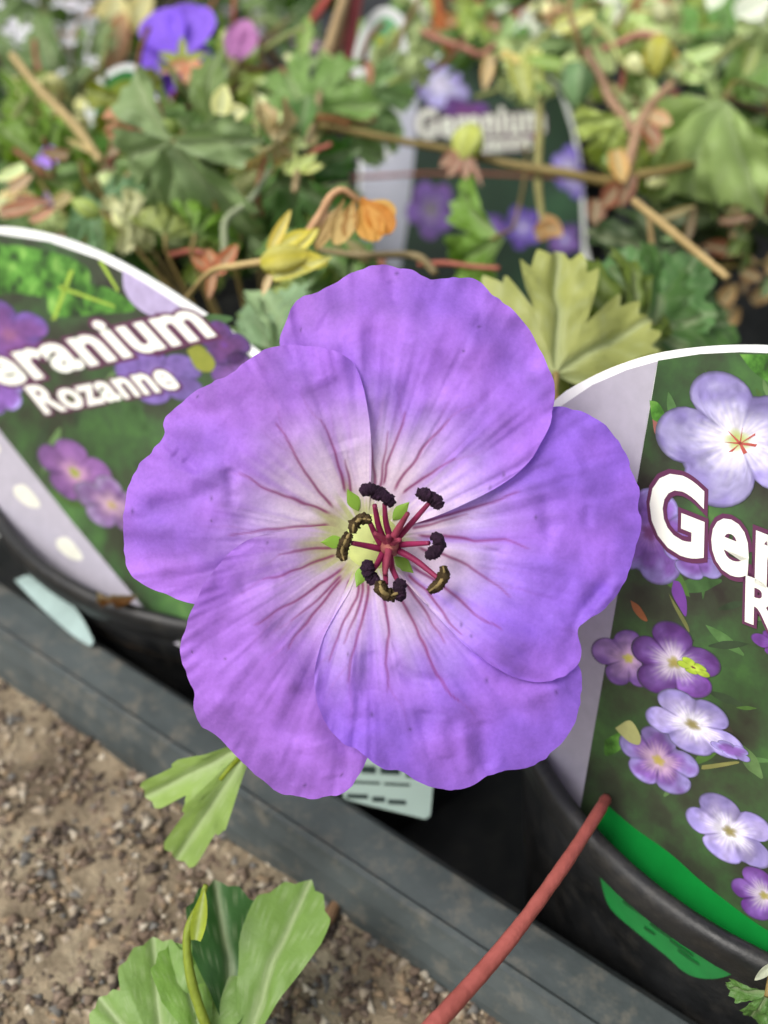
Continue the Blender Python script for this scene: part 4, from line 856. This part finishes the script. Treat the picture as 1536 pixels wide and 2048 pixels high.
# ---- plant round the back tag
crB = np.array([5.6, 44.5, 7.2])
pb = empty('geranium_plant', crB, 'geranium with olive stems, nodding pale bud and curling sepals before the upright tag', 'plant', 'potted geraniums')
stem_px(pb, [(640, 250, 27), (700, 262, 27), (800, 282, 27), (900, 300, 27), (1000, 325, 27), (1120, 345, 26.5), (1210, 362, 26.5), (1270, 352, 26.5), (1340, 340, 26.5), (1410, 318, 27)], [9, 8, 8, 8, 9, 10, 11, 10, 7], OLV, wob=.06, m=60)
stem_px(pb, [(1080, 190, 28), (1078, 280, 27.5), (1076, 360, 27), (1084, 440, 26.5)], [7, 9, 9, 6], (150, 146, 92))
stem_px(pb, [(1170, 104, 28), (1200, 150, 28), (1218, 195, 28), (1250, 238, 27.5), (1262, 260, 27)], [7, 9, 10, 10, 9], (170, 138, 112))
stem_px(pb, [(1345, 168, 27.5), (1300, 215, 27.3), (1275, 262, 27), (1258, 330, 26.6), (1248, 360, 26.5)], [9, 11, 12, 12, 10], (172, 140, 112))
stem_px(pb, [(1156, 104, 28.5), (1220, 95, 28.5), (1270, 72, 28.3), (1316, 74, 28), (1340, 90, 28)], [6, 8, 8, 8], (176, 124, 104))
stem_px(pb, [(840, 62, 31), (880, 80, 30.5), (930, 96, 30), (960, 110, 30), (990, 90, 30)], [6, 7, 7, 6], (172, 118, 100))
stem_px(pb, [(1060, 95, 29), (1080, 80, 29), (1130, 45, 29), (1180, 40, 29), (1215, 75, 28.6), (1250, 130, 28.2), (1300, 150, 28)], [5, 6, 7, 7, 6, 5], (168, 178, 108))
bud_px(pb, 948, 252, 26.6, 84, 72, 250, (186, 196, 106), 'bud')
for (x, y, L, Wd, an) in ((922, 306, 60, 26, 242), (932, 310, 58, 22, 268), (912, 306, 46, 26, 222), (940, 312, 70, 12, 290)): sepal_px(pb, x, y, 26.4, L, Wd, an, (166, 108, 100), .2, name='bud_tip')
bud_px(pb, 1152, 128, 28, 96, 78, 268, (98, 136, 92), 'bud')
bud_px(pb, 1320, 76, 27.8, 84, 70, 262, (166, 166, 60), 'bud')
for (x, y, L, Wd, an, c) in ((1320, 74, 88, 26, 300, (198, 160, 92)), (1316, 74, 80, 22, 240, (180, 170, 80)), (1110, 58, 90, 40, 20, (196, 200, 128)), (1064, 96, 70, 30, 250, (188, 196, 128)), (1070, 100, 110, 40, 270, (158, 168, 92)), (1026, 110, 110, 46, 285, (160, 168, 90)), (980, 110, 80, 30, 260, (176, 150, 110)), (1000, 105, 50, 24, 330, (196, 180, 110))):
    sepal_px(pb, x, y, 27.8, L, Wd, an, c, .25)
leaf_px(pb, 3, 985, 478, 24, 130, 192, -50, 0, (110, 148, 66), crB)
leaf_px(pb, 4, 1446, 195, 26, 250, 244, -20, 35, (148, 174, 112), np.array([15., 33, 9]))
leaf_px(pb, 4, 1440, 215, 26.3, 150, 268, -20, 30, (138, 164, 100), np.array([15., 33, 9]))
for (x, y, L, Wd, an, c) in ((1240, 372, 70, 50, 230, (150, 72, 48)), (1262, 350, 80, 40, 250, (136, 66, 44)), (1230, 300, 80, 46, 280, (186, 150, 92)), (1290, 250, 60, 40, 300, (156, 74, 44)), (1300, 230, 50, 40, 330, (196, 148, 110)), (1080, 440, 60, 46, 320, (186, 140, 80)), (1070, 470, 54, 40, 20, (170, 120, 66)), (1195, 400, 60, 46, 260, (140, 90, 70))):
    sepal_px(pb, x, y, 26, L, Wd, an, c, .5, name='withered_leaf')
# ---- plant at the right with dead leaves
crD = np.array([19.0, 31.5, 8.0])
pd_ = empty('geranium_plant', crD, 'browning geranium with dead curled leaves beside the stiff tan stem', 'plant', 'potted geraniums')
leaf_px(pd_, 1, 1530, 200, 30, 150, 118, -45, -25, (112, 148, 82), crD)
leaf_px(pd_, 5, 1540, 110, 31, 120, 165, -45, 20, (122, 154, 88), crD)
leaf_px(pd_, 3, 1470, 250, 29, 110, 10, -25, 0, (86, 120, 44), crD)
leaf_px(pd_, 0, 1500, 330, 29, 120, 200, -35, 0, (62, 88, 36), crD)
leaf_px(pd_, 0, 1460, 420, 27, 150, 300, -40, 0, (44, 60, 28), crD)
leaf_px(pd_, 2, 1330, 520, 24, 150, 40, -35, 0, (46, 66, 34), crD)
stem_px(pd_, [(1360, 165, 30), (1420, 130, 30), (1500, 60, 31)], [7, 8, 7], (150, 158, 96))
stem_px(pd_, [(1380, 190, 29), (1450, 205, 29), (1536, 222, 29)], [8, 9, 9], (34, 30, 28), 'dark_stem')
for i in range(26):
    r_ = np.random.default_rng(300 + i); x, y = r_.uniform(1290, 1560), r_.uniform(330, 640); c = [(150, 116, 72), (112, 78, 50), (82, 58, 40), (176, 144, 98), (124, 60, 40), (60, 44, 34)][r_.integers(6)]
    sepal_px(pd_, x, y, r_.uniform(25.5, 30), r_.uniform(40, 90), r_.uniform(14, 46), r_.uniform(0, 360), c, .5, name='withered_leaf')
# ---- generic leafy plants filling the benches behind
EXCL = [(560, 1260, 40, 700, 42), (190, 560, -60, 230, 47), (-200, 230, -100, 300, 34), (640, 880, -60, 200, 50)]
def filler(crown, n, spread, hgt, cols, label, seed, dmin=23., size=(1.6, 3.2), keep=None, stems=6, group='potted geraniums', cat='plant', name='geranium_plant'):
    r_ = np.random.default_rng(seed); crown = np.asarray(crown, float)
    root = empty(name, crown, label, cat, group); k = 0; tries = 0
    while k < n and tries < n * 30:
        tries += 1
        v = r_.normal(size=3) * np.array([spread, spread, 0]) * .55; p = crown + v; p[2] = crown[2] + 1 + abs(r_.normal()) * hgt * .55 + .3
        x, y, d = px_of(p)
        if d < dmin or x < -300 or x > 1840 or y < -350 or y > 900: continue
        if any(x0 < x < x1 and y0 < y < y1 and d < dd for x0, x1, y0, y1, dd in EXCL): continue
        if keep and not keep(x, y, d): continue
        col = np.array(cols[r_.integers(len(cols))]) * r_.uniform(.75, 1.2)
        s = r_.uniform(*size); tilt = r_.normal() * 32; R = Matrix.Rotation(r_.uniform(0, 6.28), 4, 'Z') @ Matrix.Rotation(math.radians(20 + r_.normal() * 24), 4, 'X') @ Matrix.Rotation(math.radians(tilt), 4, 'Y') @ Matrix.Scale(s, 4); R.translation = Vector(p)
        inst('leaf', LEAF[r_.integers(6)], root, np.array(R), lin(*np.clip(col, 0, 255)))
        if k % 2 == 0:
            mid = (p + crown) / 2 + np.array([0, 0, .8]); V, F = tube([p, mid, crown], [.05, .06, .08], 5, 10); obj('petiole', V, F, M_STEM, root, color=lin(*[TAN, OLV, PNK, BRN][r_.integers(4)]))
        k += 1
    return root
GS = [G1, G2, GD, G3, GP, (96, 124, 60)]
filler((-8.5, 35, 8.2), 46, 9, 7, GS, 'bushy geranium rising behind the leaning tag and the spent calyx', 41, 25.)
filler((6.0, 52, 7), 40, 10, 7, GS, 'leafy geranium crowding behind the upright tag', 42, 42.)
filler((19.5, 33, 8), 26, 6.5, 4, [GD, (46, 62, 30), (70, 92, 44), (96, 110, 50)], 'dark-leaved geranium below the frosted leaves', 43, 29.)  # darker leaf greens than the plants around it
filler((20., 55, 7), 46, 10, 8, [G3, GP, (150, 172, 140), G1], 'geranium with pale frosted foliage at the back', 44, 40.)
filler((-14., 60, 7), 40, 11, 6, GS, 'geranium under the lone purple bloom seen from behind', 45, 46.)
filler((34., 62, 6), 40, 12, 9, GS, 'far geranium beside the pale frosted plant', 46, 46.)
filler((2., 78, 5), 46, 13, 9, [G3, GP, (170, 180, 160), G2], 'far pale geranium beyond the small green-fielded tag', 47, 60.)
filler((24, 84, 5), 40, 14, 8, [G3, GP, (190, 200, 190), G2], 'far whitish leafy plant in the last row', 48, 60.)
# ---- white-flowered plant, upper left
wf = filler((-24., 46., 7.), 70, 10, 7, [(112, 150, 60), (96, 136, 52), (132, 168, 90), (84, 120, 44)], 'fine-leaved green plant sprinkled with tiny white flowers', 51, 36., (.7, 1.5), None, 6, None, 'plant', 'alyssum_plant')
wf2 = filler((-14., 82., 5.), 60, 15, 8, [(120, 140, 110), (150, 160, 150), (110, 136, 100)], 'greyish plant crowded with white and pale pink flowers in the last row', 52, 60., (.9, 1.8), None, 6, None, 'plant', 'alyssum_plant')
def tiny_flower_mesh():
    V, F = [(0, 0, 0)], []
    for k in range(4):
        a = k * math.pi / 2; b0 = len(V)
        for t, wd in ((.35, .22), (.75, .34), (1., .16)):
            for u in (-1, 1): V.append((t * math.cos(a) - u * wd * math.sin(a), t * math.sin(a) + u * wd * math.cos(a), .12 * t))
        F += [(0, b0, b0 + 1), (b0, b0 + 2, b0 + 3, b0 + 1), (b0 + 2, b0 + 4, b0 + 5, b0 + 3)]
    return mesh_data('blossom', np.array(V) * .45, F, simple('white_petal', lin(226, 224, 232), .6, .3, .06, 300, .2), False)
TF = tiny_flower_mesh()
TFP = TF.copy(); TFP.materials[0] = simple('pink_petal', lin(222, 176, 210), .6, .3, .1, 300, .2)
r_ = np.random.default_rng(77)
for i in range(190):
    if i < 60: x, y, d, root, s = r_.uniform(-40, 200), r_.uniform(-10, 260), r_.uniform(33, 44), wf, r_.uniform(.6, 1.1)
    elif i < 84: x, y, d, root, s = r_.uniform(20, 170) , 70 + r_.normal() * 22, r_.uniform(36, 42), wf, r_.uniform(.7, 1.2)
    else: x, y, d, root, s = r_.uniform(300, 640), r_.uniform(-40, 110), r_.uniform(60, 72), wf2, r_.uniform(.8, 1.6)
    if i < 60 and r_.random() < .5: continue
    R = Matrix.Rotation(r_.uniform(0, 6), 4, 'Z') @ Matrix.Rotation(r_.normal() * .5 + .5, 4, 'X') @ Matrix.Scale(s, 4); R.translation = Vector(P(x, y, d))
    inst('blossom', TFP if (i >= 84 and r_.random() < .3) else TF, root, np.array(R))
for (x, y, L, Wd, an, c) in ((190, 150, 130, 80, 95, (186, 130, 100)), (215, 140, 120, 70, 70, (176, 120, 92)), (170, 150, 100, 60, 120, (196, 146, 116)), (220, 90, 110, 90, 80, (206, 200, 150)), (260, 60, 100, 60, 60, (196, 190, 140)), (170, 230, 100, 50, 70, (206, 200, 158)), (225, 195, 50, 30, 290, (186, 176, 206))):
    sepal_px(wf, x, y, 38, L, Wd, an, c, .4, name='dried_bract')
# ---- purple bloom seen from behind
bl = empty('flower', P(365, 150, 27), 'violet bloom seen from behind with green star-shaped calyx', 'flower', 'violet geranium blooms')
for j, (an, L, Wd, c) in enumerate(((122, 128, 96, (146, 104, 236)), (78, 130, 100, (150, 108, 240)), (176, 92, 84, (134, 92, 222)), (12, 62, 60, (126, 84, 214)), (222, 88, 70, (120, 76, 204)))):
    petal_px(bl, 365, 122, 27 + .06 * j, L, Wd, an, c, -.2, -.1, j)
for an in (90, 20, 160, 200, 335): sepal_px(bl, 365, 124, 26.7, 52, 22, an, (140, 154, 60), .1)
for (an, L) in ((200, 60), (260, 46), (330, 50), (300, 29)): sepal_px(bl, 378, 128, 26.5, L, 30, an, (206, 132, 104), .3, name='reddish_bract')
stem_px(bl, [(368, 128, 26.9), (380, 170, 27.1), (396, 220, 27.5), (380, 420, 29)], [7, 7, 6], (170, 120, 84))
pk = empty('flower', P(470, 130, 29), 'half-closed pale pink bloom next to the violet one', 'flower')
for an, L, Wd in ((65, 90, 50), (48, 80, 40), (85, 70, 34)): petal_px(pk, 462, 128, 29, L, Wd, an, (216, 150, 206), .2, .1, int(an))
bud_px(pk, 470, 160, 29, 46, 34, 95, (150, 150, 90), 'calyx'); stem_px(pk, [(468, 158, 29), (466, 190, 29.5), (470, 260, 31)], [5, 5], (140, 130, 80))
# ---- tall stems crossing the top
ts = empty('geranium_shoot', P(640, 250, 29), 'tall brown and pink-red stems rising side by side with two leaves', 'shoot')
stem_px(ts, [(640, 250, 29), (652, 160, 30), (676, 70, 31.5), (700, -60, 33)], [12, 13, 13, 12], (128, 92, 60))
stem_px(ts, [(640, 155, 29.2), (662, 80, 30.2), (690, -10, 31.6), (704, -70, 33)], [9, 10, 11, 10], (176, 152, 112))
stem_px(ts, [(690, 150, 31), (698, 90, 32), (712, 0, 33), (722, -80, 34)], [11, 13, 14, 14], (186, 84, 88))
stem_px(ts, [(600, 66, 36), (630, 32, 36), (660, -10, 36.5), (690, -50, 37)], [8, 8, 8], (196, 90, 84))
leaf_px(ts, 0, 612, 222, 27, 180, 118, -20, -10, (116, 150, 86), P(640, 250, 29))
leaf_px(ts, 2, 690, 240, 28, 140, 70, -25, 10, (140, 172, 118), P(640, 250, 29))
leaf_px(ts, 1, 740, 180, 28.4, 90, 300, -25, 10, (132, 166, 116), P(640, 250, 29))
leaf_px(ts, 0, 640, 235, 29.5, 130, 150, -30, 0, (124, 152, 98), P(640, 250, 29))
for (x, y, L, Wd, an, c) in ((660, 205, 70, 40, -30, (160, 84, 62)), (690, 290, 60, 30, 260, (120, 44, 50)), (700, 225, 60, 46, -20, (176, 120, 92))): sepal_px(ts, x, y, 27.8, L, Wd, an, c, .3, name='withered_leaf')
# ---- reddish shoots, top right
rs = empty('geranium_shoot', P(960, 130, 40), 'tangle of orange-red and pink stems around a sunken white tag', 'shoot')
for (pts, r, c) in (([(960, 130, 40), (962, 80, 41), (975, 30, 42), (1010, 10, 42)], [14, 15, 12, 8], (176, 100, 78)), ([(960, 130, 40), (1000, 60, 42), (1060, 22, 43), (1140, 6, 44)], [8, 10, 10], (172, 70, 66)), ([(900, 100, 40), (880, 40, 41), (870, -30, 42)], [12, 12, 10], (176, 100, 48)), ([(1120, 60, 42), (1200, 10, 43), (1330, 0, 44)], [8, 8, 8], (186, 150, 116))):
    stem_px(rs, pts, r, c)
for (x, y, L, Wd, an, c) in ((1270, 40, 90, 60, 40, (196, 112, 60)), (1290, 50, 80, 60, 100, (186, 96, 56)), (860, 70, 70, 50, 30, (190, 112, 56)), (1150, 110, 60, 40, 20, (230, 236, 230)), (1200, 60, 46, 36, 60, (236, 240, 236)), (1120, 200, 40, 26, 80, (220, 216, 216)), (1040, 40, 60, 40, 10, (232, 240, 236)), (1090, 60, 60, 50, 330, (226, 236, 230)), (1470, 30, 80, 60, 20, (232, 240, 234)), (1400, 10, 60, 40, 20, (224, 236, 226)), (1520, 60, 40, 30, 60, (230, 236, 230)), (980, 20, 50, 30, 20, (222, 234, 228))):
    sepal_px(rs, x, y, 41, L, Wd, an, c, .3, name='bract')
# ---- small sprigs, bracts and stalks tangled through the plants
def clutter(plant, x0, x1, y0, y1, d0, d1, n, seed, pal, scale=1.):
    r_ = np.random.default_rng(seed)
    for i in range(n):
        x, y, d = r_.uniform(x0, x1), r_.uniform(y0, y1), r_.uniform(d0, d1); c = np.clip(np.array(pal[r_.integers(len(pal))]) * r_.uniform(.85, 1.15), 0, 255); k = r_.random(); an = r_.uniform(0, 360)
        if k < .42: sepal_px(plant, x, y, d, r_.uniform(30, 80) * scale, r_.uniform(12, 36) * scale, an, c, r_.uniform(.1, .6), r_.uniform(-.4, .6), 'bract')
        elif k < .68: leaf_px(plant, int(r_.integers(6)), x, y, d, r_.uniform(45, 95) * scale, an, r_.uniform(-50, -10), r_.uniform(-40, 40), c)
        elif k < .9:
            L = r_.uniform(60, 170) * scale; a0 = math.radians(r_.normal() * 50 + 90); q = [(x, y, d + .6)]
            for j in range(3): a0 += r_.normal() * .35; q.append((q[-1][0] + L / 3 * math.cos(a0), q[-1][1] - L / 3 * math.sin(a0), d - .2 * j))
            stem_px(plant, q, [r_.uniform(4, 8) * scale, 5 * scale], [TAN, OLV, PNK, BRN, (150, 160, 100), (186, 128, 104)][r_.integers(6)], 'stalk')
        else: bud_px(plant, x, y, d, r_.uniform(40, 70) * scale, r_.uniform(26, 46) * scale, an, c, 'bud')
GRN = [G1, G3, GP, (176, 196, 140), (132, 154, 76), (196, 212, 162), (150, 168, 92), (116, 146, 70), (212, 216, 176)]  # palest greens stand in for highlights on the foliage
WRM = [(190, 156, 128), (170, 124, 100), (206, 188, 146), (140, 104, 80), (196, 176, 134)]
clutter(pl_, 190, 640, 190, 520, 22.5, 26, 46, 501, GRN + GRN + WRM)
clutter(pl_, 0, 240, 300, 440, 23.5, 27, 20, 502, GRN + WRM)
clutter(wf, 0, 220, 150, 340, 28, 33, 26, 503, [(112, 150, 60), (132, 168, 90), (150, 186, 100), (98, 134, 40), (196, 196, 140)])
clutter(ts, 440, 680, 60, 280, 28, 32, 30, 504, GRN + GRN + WRM)
clutter(ts, 680, 830, 90, 220, 28, 32, 12, 510, GRN)
clutter(rs, 830, 1340, 0, 120, 33, 38, 46, 505, GRN + GRN + WRM[:2] + [(226, 236, 228), (230, 238, 232)])  # near-white pieces paint bright highlights among the stems
clutter(pb, 1170, 1420, 100, 380, 27, 31, 30, 506, GRN + GRN + WRM)
clutter(pb, 960, 1170, 90, 170, 27, 31, 12, 511, GRN)
clutter(pd_, 1330, 1560, 20, 420, 27, 32, 36, 507, GRN + [(206, 220, 190), (150, 172, 120)])
clutter(pr, 1180, 1536, 420, 640, 23.5, 26, 14, 508, [(60, 90, 44), (76, 106, 58), (110, 96, 60), (90, 112, 50)])
clutter(pl_, 560, 900, 500, 600, 21, 23, 14, 509, [(96, 130, 72), (120, 110, 70), (140, 156, 90), (130, 80, 66)])
# brown dead leaf caught between the left pot and the tray
dl = leaf_px(None, 5, 190, 1186, 18.9, 74, 316, -30, 40, (112, 72, 36), mesh=leaf_mesh(31, ((0, 1.), (20, .8)), fold=.9, droop=.6, half=16, sinus=.8, teeth=.6, amp=.1))
dl.name = 'dead_leaf'; tag(dl, 'curled brown dead leaf fallen against the black pot wall', 'leaf')
# thin dry twig on the sand
V, F = tube([onplane(690, 1790, np.array([0, 0, SANDZ]), np.array([0, 0, 1.])), onplane(660, 1845, np.array([0, 0, SANDZ]), np.array([0, 0, 1.])), onplane(622, 1905, np.array([0, 0, SANDZ]), np.array([0, 0, 1.]))], [.09, .1, .08], 6, 14, .1)
V[:, 2] += SANDZ + .1 - V[:, 2].min(); tw_ = obj('twig', V, F, M_STEM, color=lin(134, 106, 78)); tag(tw_, 'short dry brown twig lying on the sand near the tray', 'twig')
